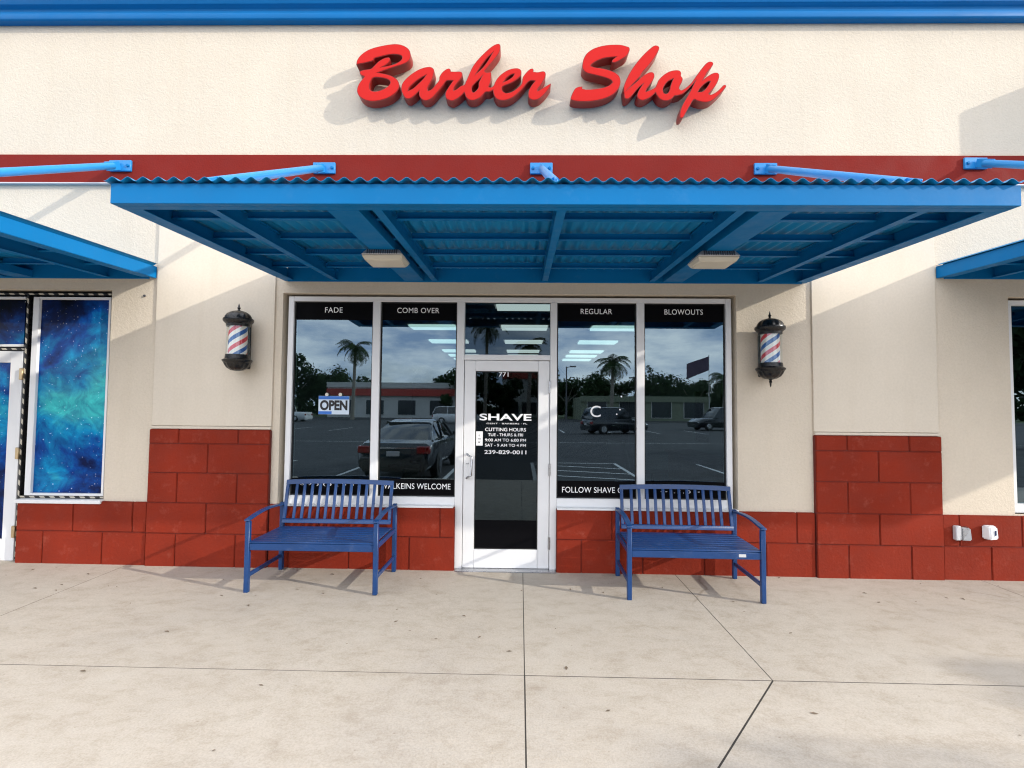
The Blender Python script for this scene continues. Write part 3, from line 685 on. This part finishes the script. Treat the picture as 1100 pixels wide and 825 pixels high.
def rounded(pts, k=4):                      # smooth loop, but keep the true corners
    P = [Vector(p) for p in pts]; n = len(P); out = []
    T_ = []
    for i in range(n):
        a, b, c = P[i-1], P[i], P[(i+1)%n]
        d0, d1 = (b-a).normalized(), (c-b).normalized()
        T_.append(None if d0.dot(d1) < .25 else (c-a)*.5)
    for i in range(n):
        a, b = P[i], P[(i+1)%n]; L = (b-a).length
        t0 = (b-a) if T_[i] is None else T_[i].normalized()*L; t1 = (b-a) if T_[(i+1)%n] is None else T_[(i+1)%n].normalized()*L
        for j in range(k):
            t = j/k; h = 2*t**3-3*t**2+1
            out.append(a*h + t0*(t**3-2*t**2+t) + b*(-2*t**3+3*t**2) + t1*(t**3-t**2))
    return out
SIGN = thing('shop_sign', 'big red script channel letters reading Barber Shop on the beige wall', 'sign', (0,0,0))
FACE_Y, BACK_Y = -.152, -.03
def letter_mesh(loops, y0, y1, off, mat):
    cu = bpy.data.curves.new('letter', 'CURVE'); cu.dimensions = '2D'; cu.fill_mode = 'BOTH'; cu.extrude = (y1-y0)/2; cu.offset = off
    for L in loops:
        pts = [at(p.x, p.y, FACE_Y) for p in rounded(L)]
        sp = cu.splines.new('POLY'); sp.points.add(len(pts)-1); sp.use_cyclic_u = True
        for q, p in zip(sp.points, pts): q.co = (p.x, p.z, 0, 1)
    t = bpy.data.objects.new('tmp', cu); COL.objects.link(t); dg = bpy.context.evaluated_depsgraph_get(); dg.update()
    me = bpy.data.meshes.new_from_object(t.evaluated_get(dg)); bpy.data.objects.remove(t); bpy.data.curves.remove(cu)
    for v in me.vertices:
        x, z, d = v.co; v.co = (x, (y0+y1)/2 - d, z)
    bm = bmesh.new(); bm.from_mesh(me); bmesh.ops.remove_doubles(bm, verts=bm.verts, dist=1e-5); bmesh.ops.recalc_face_normals(bm, faces=bm.faces)
    for f in bm.faces: f.material_index = 0; f.smooth = abs(f.normal.y) < .9
    for e in bm.edges:
        if len(e.link_faces) == 2 and e.calc_face_angle(0) > .6: e.smooth = False
    bm.to_mesh(me); bm.free(); me.materials.clear(); me.materials.append(mat); return me
def letter(loops):
    o = link('letter', letter_mesh(loops, FACE_Y, BACK_Y, 0, M['signside']), SIGN)
    me = letter_mesh(loops, FACE_Y-.004, FACE_Y-.0005, -.0055, M['signred']); me.name = 'letter_face'
    link('letter_face', me, o)
for loops in ([B_out,B_in],[arber_out,a_in,b_slit,b_in,e_in],[S_out],[hop_out,o_in,p_in]): letter(loops)
for px, py in ((400,60),(410,105),(450,100),(490,100),(535,100),(575,98),(640,60),(660,100),(690,95),(720,95),(750,100)):
    p = at(px,py,-.06); MB().lathe([(.012,-.03),(.012,0)],(p.x,0,p.z),8,'y').build('standoff', M['steel'], SIGN)

# ================================================================== BARBER POLE LAMPS
def make_pole(finial):
    t = thing('barber_pole_lamp', 'x', 'barber pole', group='barber pole lamps on the wall')
    z = 0.0                                 # origin: middle of the glass on its axis
    MB().lathe([(.092,-.140),(.092,.140)],(0,0,0),40).build('striped_cylinder', M['stripes'], t, smooth=True)
    MB().lathe([(.113,-.146),(.113,.146)],(0,0,0),40).build('glass_tube', M['clear'], t, smooth=True)
    MB().lathe([(.118,.140),(.120,.165),(.128,.17),(.148,.19),(.152,.205),(.148,.218),(.130,.222)],(0,0,0),40).build('top_rim', M['black'], t, smooth=True)
    MB().lathe([(.130,.220),(.126,.240),(.108,.266),(.075,.287),(.035,.298),(.018,.302)],(0,0,0),48,ribs=10,amp=.05).build('dome', M['black'], t, smooth=True)
    MB().lathe([(.016,.300),(.010,.315),(.018,.327),(.009,.338),(.007,.355),(.002,.372)],(0,0,0),12).build('finial', M['black'], t, smooth=True)
    MB().lathe([(.130,-.222),(.146,-.205),(.148,-.192),(.122,-.178),(.118,-.140)],(0,0,0),40).build('bottom_rim', M['black'], t, smooth=True)
    MB().lathe([(.02,-.300),(.06,-.293),(.098,-.270),(.120,-.240),(.128,-.220)],(0,0,0),48,ribs=10,amp=.05).build('bowl', M['black'], t, smooth=True)
    if finial: MB().lathe([(.003,-.375),(.008,-.36),(.010,-.335),(.018,-.325),(.011,-.313),(.02,-.299)],(0,0,0),12).build('finial', M['black'], t, smooth=True)
    q = MB(); q.box(-.055,.055,.145,.172,-.27,.21); q.box(-.03,.03,.09,.146,.172,.205); q.box(-.03,.03,.09,.146,-.215,-.185); q.build('wall_bracket', M['black'], t, bevel=.006)
    return t
p1 = make_pole(False); p1.location = (-2.805,-.195,2.285); p1.scale = (.93,.93,1); p1['label'] = 'striped barber pole lamp left of the FADE window, no tip at its bottom'
p2 = make_pole(True); p2.location = (2.445,-.172,2.245); p2.rotation_euler = (0,0,PI*.0); p2.scale = (.93,.93,1); p2['label'] = 'striped barber pole lamp right of the BLOWOUTS window, spiked top and bottom'
for c in p2.children:
    if c.name.startswith('striped'): c.rotation_euler = (0,0,2.0)

# ================================================================== BENCHES
def make_bench():
    t = thing('garden_bench', 'x', 'bench', group='blue metal benches under the shop windows')
    HW, DF, DB = .585, -.64, 0.0            # half width, front, back (local y)
    m = M['bench']
    for s in (-1,1):
        x = s*(HW-.02)
        MB().box(x-.02,x+.02,DF-.02,DF+.02,0,.615).build('leg', m, t, bevel=.004)
        q = MB(); q.box(x-.02,x+.02,DB-.02,DB+.02,0,.665); q.build('leg', m, t, bevel=.004)
        q = MB(); n = 10; rings = []
        for i in range(n+1):
            f = i/n; y = DF-.03+(DB-.0-DF+.03)*f; zz = .625+.035*math.sin(PI*min(1,f*1.05))*.8+.022*f
            rings.append([(x-.024,y,zz-.008),(x+.024,y,zz-.008),(x+.024,y,zz+.008),(x-.024,y,zz+.008)])
        q.loft(rings).build('armrest', m, t, bevel=.003)
        q = MB(); q.box(x-.012,x+.012,DF+.02,DB-.02,.385,.425); q.build('seat_rail', m, t, bevel=.003)
        q = MB(); q.box(x-.01,x+.01,DF+.02,DB-.02,.125,.16); q.build('stretcher', m, t, bevel=.003)
    q = MB(); q.box(-HW+.04,HW-.04,DF-.012,DF+.012,.365,.425); q.build('front_rail', m, t, bevel=.004)
    q = MB(); q.box(-HW+.04,HW-.04,DB-.05,DB-.03,.385,.415); q.build('back_rail', m, t, bevel=.004)
    st_ = MB(); n = 8; wd = (DB-.05-(DF-.02))/n
    for k in range(n):
        y0 = DF-.02+k*wd; st_.box(-HW+.034,HW-.034,y0+.005,y0+wd-.005,.427,.443)
    st_.build('seat', m, t, bevel=.005)
    lean = lambda x,y,z: (x, y-.02+(z-.45)*.235, z)   # the back leans towards the wall
    ZB, ZT = .515, .882
    arch = lambda x: .012*max(0,1-(x/(HW-.045))**2)
    q = MB()
    n = 16; W2 = HW-.045
    for i in range(n):
        f0, f1 = i/n, (i+1)/n; x0, x1 = -W2+2*W2*f0, -W2+2*W2*f1
        h0, h1 = arch(x0), arch(x1)
        q.add([(x0,-.06,ZT-.042+h0),(x1,-.06,ZT-.042+h1),(x1,-.035,ZT-.042+h1),(x0,-.035,ZT-.042+h0),(x0,-.06,ZT+h0),(x1,-.06,ZT+h1),(x1,-.035,ZT+h1),(x0,-.035,ZT+h0)],
              [(4,5,6,7),(0,1,5,4),(2,3,7,6),(0,3,2,1)])
    q.quad((-W2,-.06,ZT-.042),(-W2,-.035,ZT-.042),(-W2,-.035,ZT),(-W2,-.06,ZT)); q.quad((W2,-.06,ZT-.042),(W2,-.035,ZT-.042),(W2,-.035,ZT),(W2,-.06,ZT))
    q.map(lean).build('top_rail', m, t)
    q = MB(); q.box(-W2,W2,-.06,-.035,ZB-.04,ZB); q.map(lean).build('bottom_rail', m, t, bevel=.003)
    for s in (-1,1):
        q = MB(); x = s*(W2-.016); q.box(x-.0155,x+.0155,-.059,-.036,ZB+.0005,ZT-.0425); q.map(lean).build('back_stile', m, t, bevel=.003)
    for k in range(12):
        x = -W2+.032+(k+1)*(2*W2-.064)/13; q = MB(); q.box(x-.0145,x+.0145,-.055,-.042,ZB+.0005,ZT-.0425+arch(x)); q.map(lean).build('back_slat', m, t, bevel=.003)
    return t
b1 = make_bench(); b1.location = (-1.80,-.085,g(-1.8)); b1.rotation_euler.z = -.012; b1['label'] = 'blue slatted metal bench left of the entrance door, below FADE and COMB OVER'
b2 = dup(b1, (1.535,-.10,g(1.535)), 'blue slatted metal bench right of the entrance door, below REGULAR and BLOWOUTS', -.028)
q = MB(); q.box(.36,.42,-.6535,-.652,.385,.41); q.build('sticker', M['grey'], b2)
# ================================================================== OUTLET COVERS
t = thing('outlet_cover', 'silver weatherproof outlet box with bubble cover on the red blocks', 'outlet', (4.345,-.032,.458), 0, 'weatherproof outlets on the block base')
MB().box(-.075,-.02,-.05,0,-.07,.07).build('back_plate', M['grey'], t, bevel=.008)
MB().loft([[(-.03,0,-.07),(.07,0,-.07),(.07,0,.065),(-.03,0,.065)],[(-.025,-.06,-.066),(.06,-.075,-.066),(.06,-.06,.05),(-.025,-.05,.06)]]).build('bubble_cover', M['steel'], t, bevel=.01, seg=2)
t = thing('outlet_cover', 'white weatherproof outlet cover with dark blue latch, rightmost on the red blocks', 'outlet', (4.61,-.032,.470), 0, 'weatherproof outlets on the block base')
MB().loft([[(-.07,0,-.078),(.07,0,-.078),(.07,0,.078),(-.07,0,.078)],[(-.045,-.10,-.078),(.062,-.085,-.07),(.062,-.07,.06),(-.045,-.085,.072)]]).build('cover', M['alu'], t, bevel=.014, seg=3)
q = MB(); q.prism_x([(0,0),(-.008,0),(-.008,.06),(0,.06)],.012,.032); q.add([(.0,-.003,-.02),(.045,-.003,.0),(.045,.004,.02),(.0,.004,.0)],[(0,1,2,3)])
q.map(lambda x,y,z: (x*.7,y-.088,z*.8-.02)); q.build('latch', M['navy'], t); t.scale = (.86,.86,.86)
# ================================================================== OPEN SIGN inside the first window
OS = thing('open_sign', 'small blue and white OPEN sign hung on the left window', 'sign', (-1.93,.072,1.66))
q = MB(); q.box(-.16,.16,0,.006,-.10,.09); q.build('board', M['paleblue'], OS, bevel=.002)
q = MB(); q.box(-.158,.158,-.0015,-.0005,.055,.088); q.box(-.158,-.02,-.0015,-.0005,-.098,-.068); q.build('blue_print', M['signblue'], OS)
text_mesh('lettering', 'OPEN', M['ink'], OS, 0, -.002, -.058, .285, .105, .045)
for x in (-.07,.07):
    q = MB(); q.lathe([(.018,-.012),(.006,.0),(.006,.008)],(x,.0,.105),12,'y'); q.box(x-.006,x+.006,0,.006,.085,.105)
    q.build('suction_cup', M['lens'], OS)

# ================================================================== THE CAR PARK BEHIND THE CAMERA (seen in the glass)
def make_car(name, label, paintm, L, H, W_, kind, loc, rz, group='cars and trucks reflected in the glass'):
    t = thing(name, label, 'car' if kind != 'pickup' else 'truck', loc, rz, group)
    hw = W_/2
    if kind == 'sedan':
        belt = [(0,.62,.93),(.03,.92,.97),(.10,.98,1),(.3,.98,1),(.6,.95,1),(.72,.93,.99),(.9,.80,.96),(.97,.70,.9),(1,.55,.86)]
        roof = [(.12,.99,.84),(.22,1.22,.75),(.31,1.39,.66),(.40,H-.01,.62),(.50,H,.62),(.58,H-.05,.65),(.76,.93,.82)]
    elif kind == 'suv':
        belt = [(0,.75,.94),(.02,1.0,.98),(.1,1.08,1),(.6,1.06,1),(.72,1.04,.99),(.92,.95,.95),(1,.7,.88)]
        roof = [(.01,1.06,.84),(.06,H-.08,.74),(.15,H,.72),(.52,H,.72),(.58,H-.05,.73),(.72,1.05,.84)]
    else:
        belt = [(0,.8,.97),(.01,1.05,.98),(.3,1.08,1),(.68,1.08,1),(.75,1.07,.99),(.95,1.0,.95),(1,.75,.9)]
        roof = [(.33,1.08,.86),(.36,H-.05,.76),(.42,H,.74),(.56,H,.74),(.60,H-.06,.75),(.70,1.08,.85)]
    f = MB(); rings = []
    for u, zb_, wf in belt:
        y = u*L; w_ = hw*wf
        rings.append([(-w_*.86,y,.24),(-w_*.98,y,.42),(-w_,y,zb_*.72),(-w_*.95,y,zb_-.06),(-w_*.84,y,zb_),(w_*.84,y,zb_),(w_*.95,y,zb_-.06),(w_,y,zb_*.72),(w_*.98,y,.42),(w_*.86,y,.24)])
    f.loft(rings).build('body', paintm, t, smooth=True)
    f = MB(); rings = []
    for u, zr, wf in roof:
        y = u*L; zb_ = .93 if kind == 'sedan' else 1.05
        rings.append([(-hw*.88,y,zb_-.03),(-hw*(wf+.03),y,max(zb_,zr-.08)),(-hw*wf*.9,y,max(zb_+.005,zr-.01)),(hw*wf*.9,y,max(zb_+.005,zr-.01)),(hw*(wf+.03),y,max(zb_,zr-.08)),(hw*.88,y,zb_-.03)])
    f.loft(rings).build('glasshouse', M['carglass'], t, smooth=True)
    f = MB(); us = [r for r in roof if r[1] > H-.10]
    rings = [[(-hw*(wf+.01),u*L,zr-.035),(-hw*wf*.88,u*L,zr+.006),(hw*wf*.88,u*L,zr+.006),(hw*(wf+.01),u*L,zr-.035)] for u,zr,wf in us]
    f.loft(rings).build('roof', paintm, t, smooth=True)
    f = MB()
    u0, u1 = roof[1], roof[-2]; mid = (u0[0]+u1[0])/2*L
    for s in (-1,1):
        for (ya,za,yb,zb2) in ((roof[0][0]*L,.95,u0[0]*L,u0[1]-.05),(mid,.95,mid,H-.05),(roof[-1][0]*L,.95,u1[0]*L,u1[1]-.03)):
            f.bar((s*hw*.885,ya,za if kind=='sedan' else za+.1),(s*hw*.745,yb,zb2),.06,.05,(0,1,0))
    f.build('pillar', paintm, t)
    for s in (-1,1):
        for yy in (.2*L,.81*L):
            r_ = .34 if kind != 'sedan' else .33
            wl = MB().lathe([(r_*.8,-.11),(r_,-.09),(r_,.09),(r_*.8,.11)],(s*(hw-.08),yy,r_),24,'x').build('wheel', M['rubber'], t, smooth=True)
            MB().lathe([(r_*.62,-.012),(r_*.55,.012)],(s*(hw+.035),yy,r_),16,'x').build('rim', M['chrome'], wl, smooth=True)
        f = MB(); f.box(s*hw*.88-.26*(s>0)-.07*(s<0),s*hw*.88+.07*(s>0)+.26*(s<0),-.02,.12,.68,.86); f.build('taillight', M['taillight'], t, bevel=.02)
        f = MB(); f.box(s*hw*.8-.15,s*hw*.8+.15,L-.1,L-.0,.58,.68); f.build('headlight', M['chrome'], t, bevel=.02)
        f = MB(); f.box(s*(hw+.06)-.07,s*(hw+.06)+.07,.66*L,.66*L+.1,.98,1.1); f.build('mirror', paintm, t, bevel=.02)
        f = MB(); f.box(s*hw*.995-.012,s*hw*.995+.012,.4*L,.4*L+.16,.80,.83); f.build('door_handle', M['chrome'], t, bevel=.004)
    f = MB(); f.box(-hw*.9,hw*.9,-.06,.1,.32,.56); f.build('bumper', paintm, t, bevel=.03, seg=2)
    f = MB(); f.box(-.16,.16,-.072,-.06,.62,.74); f.build('licence_plate', M['grey'], t, bevel=.003)
    f = MB(); f.box(-.55,.55,-.01,.012,.80,.825); f.build('chrome_strip', M['chrome'], t)
    return t
LZ = -.18
make_car('parked_car', 'dark sedan parked tail towards the shop, reflected in the COMB OVER window', M['carblack'], 4.85, 1.46, 1.86, 'sedan', (-3.05,-7.15,LZ), PI+.03)
make_car('parked_pickup', 'white pickup reflected beside the OPEN sign in the left window', M['carwhite'], 5.6, 1.85, 2.0, 'pickup', (-23.4,-52,LZ), PI/2+.05)
make_car('parked_suv', 'white sport utility car reflected above the dark sedan', M['carwhite'], 5.0, 1.8, 1.95, 'suv', (-9.2,-50,LZ), -PI/2)
make_car('parked_car', 'small white car reflected at the left edge of the FADE window', M['carwhite'], 4.6, 1.5, 1.8, 'sedan', (-40.5,-72,-.26), PI/2)
make_car('parked_jeep', 'black off-road car reflected in the REGULAR window', M['carblack'], 4.4, 1.85, 1.9, 'suv', (4.6,-31,LZ), -1.9)
make_car('parked_suv', 'dark van reflected low in the BLOWOUTS window', M['carblack'], 5.0, 1.95, 2.0, 'suv', (19.5,-40,LZ), PI/2-.2)

def make_palm(label, loc, h, R=2.8, seed=1, nf=22):
    rr = random.Random(seed); t = thing('palm_tree', label, 'tree', loc, 0, 'palm trees reflected in the glass')
    pts = [(.25*math.sin(k/8*1.3),.1*k/8,h*k/8) for k in range(9)]
    MB().tube(pts, [.30,.25,.23,.22,.21,.20,.19,.18,.15], 12).build('trunk', M['bark'], t, smooth=True)
    c = Vector(pts[-1]); f = MB()
    for i in range(nf):
        a = 2*PI*i/nf*2.6+rr.uniform(-.2,.2); el = rr.uniform(-.55,1.25); L = R*rr.uniform(.85,1.1)
        d = Vector((math.cos(a),math.sin(a),0)); p = c.copy(); e = el; prev = None; n = 16
        for k in range(n):
            st_ = L/n; q = p + (d*math.cos(e)+Vector((0,0,math.sin(e))))*st_; e -= (1.5+.8*rr.random())/n
            dirv = (q-p).normalized(); side = dirv.cross(Vector((0,0,1))); side = side.normalized() if side.length > .1 else Vector((-d.y,d.x,0))
            wl = .62*math.sin(PI*min(1,.12+k/n*.9))
            for s in (-1,1):
                for j in range(2):
                    b0 = p.lerp(q,.5*j); tip = b0 + side*s*wl + dirv*wl*.55 + Vector((0,0,-wl*(.35+.4*rr.random())))
                    f.add([b0, b0+dirv*.07, tip+dirv*.01, tip-dirv*.02], [(0,1,2,3)])
            f.bar(p,q,.035,.03)
            p = q
    f.build('crown', M['frond'], t)
    return t
make_palm('tall palm reflected in the FADE window', (-21.8,-62,-.2), 9.4, 2.9, 1)
make_palm('palm reflected in the middle of the REGULAR window', (11.0,-58,-.2), 7.3, 2.7, 2)
make_palm('palm reflected at the right edge of the BLOWOUTS window', (25.3,-60,-.2), 5.6, 2.8, 3)
make_palm('very tall palm reflected in the pane over the door', (-4.6,-62,-.2), 12.2, 3.2, 4)
make_palm('slim palm with its trunk reflected in the door glass', (.9,-55,-.2), 9.0, 2.4, 6)
make_palm('palm reflected in the right-hand neighbour window', (52,-46,-.2), 8.0, 3.0, 8)

def make_tree(label, loc, h, R, seed, zc=None, zs=None):
    rr = random.Random(seed); t = thing('broadleaf_tree', label, 'tree', loc, 0, 'dark broadleaf trees across the car park')
    f = MB(); f.tube([(0,0,0),(.1,0,h*.3),(.0,.1,h*.55)], [.28,.22,.14], 10)
    for k in range(5): a = k*1.26; f.tube([(.05,.02,h*.35),(R*.35*math.cos(a),R*.35*math.sin(a),h*.55),(R*.6*math.cos(a),R*.6*math.sin(a),h*.72)], [.12,.08,.04], 7)
    f.build('trunk', M['bark'], t, smooth=True)
    cl_ = [(Vector((rr.gauss(0,R*.42),rr.gauss(0,R*.42),(zc or h*.62)+rr.gauss(0,zs or h*.14))), rr.uniform(.35,.75)*R*.6) for _ in range(16)]
    f = MB()
    for c, r in cl_:
        for _ in range(190):
            d = Vector((rr.gauss(0,1),rr.gauss(0,1),rr.gauss(0,1))).normalized(); p = c + d*r*rr.uniform(.55,1.05)
            u = d.cross(Vector((rr.random(),rr.random(),rr.random()))).normalized()*rr.uniform(.16,.36)*min(1,R/3); v = d.cross(u).normalized()*rr.uniform(.12,.3)*min(1,R/3)
            u += d*rr.uniform(-.1,.1)
            f.add([p-u,p-v,p+u,p+v],[(0,1,2,3)])
    f.build('crown', M['leaf'], t)
tl = [(-52,-84,9,6),(-46,-88,10,6),(-39,-82,8.5,5.5),(-33,-86,9,5),(-8,-80,9.5,5),(-3,-84,7,4),(8,-86,8,5.5),(15,-90,8,6),(24,-90,9,6),(31,-88,7.5,5),(38,-90,7,5),(47,-86,8,6),(58,-84,9,6)]
for i,(x,y,h,R) in enumerate(tl):
    nm = ['leftmost','second','third','fourth','fifth','sixth','seventh','eighth','ninth','tenth','eleventh','twelfth','rightmost'][i]
    make_tree('dark broadleaf tree reflected behind the car park, %s of the row' % nm, (x,y,-.36), h, R, 20+i)
make_tree('small round tree off to the right, its shadow falls on the lower right pavement', (14.0,-7.4,-.2), 6.5, 1.5, 77, 4.05, .34)
make_tree('broad dark tree reflected in the window at the right edge', (25,-20.5,-.2), 8.5, 4.2, 91)
f = MB(); rr = random.Random(5)
for _ in range(9000):
    x = rr.uniform(-150,150); hh = 3.4+1.2*math.sin(x*.21)+.9*math.sin(x*.57+1); p = Vector((x, -104+rr.uniform(-3,3), -.36+hh*rr.random()**.8))
    u = Vector((rr.gauss(0,1),rr.gauss(0,1),rr.gauss(0,1))).normalized()*rr.uniform(.5,.9); v = u.cross(Vector((rr.gauss(0,1),rr.gauss(0,1),rr.gauss(0,1)))).normalized()*rr.uniform(.4,.7)
    f.add([p-u,p-v,p+u,p+v],[(0,1,2,3)])
o = f.build('far_hedge', M['leaf'], fix=False); o['kind'] = 'stuff'; o['label'] = 'dark band of far bushes reflected along the horizon'; o['category'] = 'bushes'
def far_shop(label, x0, x1, y, h, wall, bandm):
    t = thing('far_shop', label, 'building', ((x0+x1)/2,y,-.36), 0); hw = (x1-x0)/2
    MB().box(-hw,hw,-12,0,0,h).build('wall', wall, t)
    MB().box(-hw-.1,hw+.1,0.001,.25,h-.7,h+.15).build('parapet', M['bldwhite'] if bandm else wall, t)
    if bandm: MB().box(-hw,hw,.001,.5,h-2.0,h-.9).build('band', bandm, t)
    n = max(3,int(hw*2/4.5))
    for k in range(n):
        x = -hw+(k+.5)*2*hw/n; w_ = MB().box(x-1.5,x+1.5,0,.06,.5,3.0).build('window', M['bldwhite'], t); MB().box(x-1.4,x+1.4,.061,.08,.6,2.9).build('pane', M['dark'], w_)
far_shop('long white shop with red band reflected in the left windows', -31,-10.5,-78,5.6,M['bldwhite'],M['bldred'])
far_shop('white shop with red band reflected in the door glass', -3.5,7.0,-96,9.5,M['bldwhite'],M['bldred'])
far_shop('low olive building reflected in the right windows', 9,28,-72,3.6,M['bldolive'],None)
def post(label, loc, h, arm):
    t = thing('light_pole', label, 'street lamp', loc, 0, 'light poles reflected in the glass')
    MB().tube([(0,0,0),(0,0,h)], [.11,.07], 10).build('post', M['steelgrey'], t, smooth=True)
    q = MB(); q.bar((0,0,h-.1),(arm,0,h),.06,.08); q.box(arm-.05,arm+.6*(1 if arm>0 else -1)+.05 if arm>0 else arm+.05,-.16,.16,h-.05,h+.1) if arm>0 else q.box(arm-.6,arm+.05,-.16,.16,h-.05,h+.1)
    q.build('lamp_head', M['steelgrey'], t)
post('dark light pole reflected left in the FADE window', (-33,-60,-.2), 6.2, 1.2)
post('light pole reflected at the left of the REGULAR window', (5.6,-58,-.2), 6.8, .5)
post('light pole reflected right of the palm in the REGULAR window', (15,-60,-.2), 5.6, -.8)
t = thing('flagpole', 'flagpole with faded flag reflected in the BLOWOUTS window', 'flagpole', (24.3,-62,-.2))
MB().tube([(0,0,0),(0,0,8.8)], [.07,.04], 10).build('pole', M['steel'], t, smooth=True)
q = MB()
for k in range(8):
    x0, x1 = -.04-k*.36, -.04-(k+1)*.36
    f = lambda x: .18*math.sin(-x*2.6)
    q.add([(x0,f(x0),8.6+x0*.35),(x1,f(x1),8.6+x1*.35),(x1,f(x1),6.8+x1*.42),(x0,f(x0),6.8+x0*.42)],[(0,1,2,3)])
q.build('flag', M['flag'], t, smooth=True)

# ================================================================== RENDER SETTINGS
S.view_settings.view_transform = 'Standard'; S.view_settings.look = 'None'; S.view_settings.gamma = 1; S.view_settings.exposure = .6
S.cycles.filter_width = 1.15; S.cycles.use_denoising = True
try: S.cycles.denoiser = 'OPENIMAGEDENOISE'
except Exception: pass
S.cycles.max_bounces = 8; S.cycles.transparent_max_bounces = 16; S.cycles.sample_clamp_indirect = 6
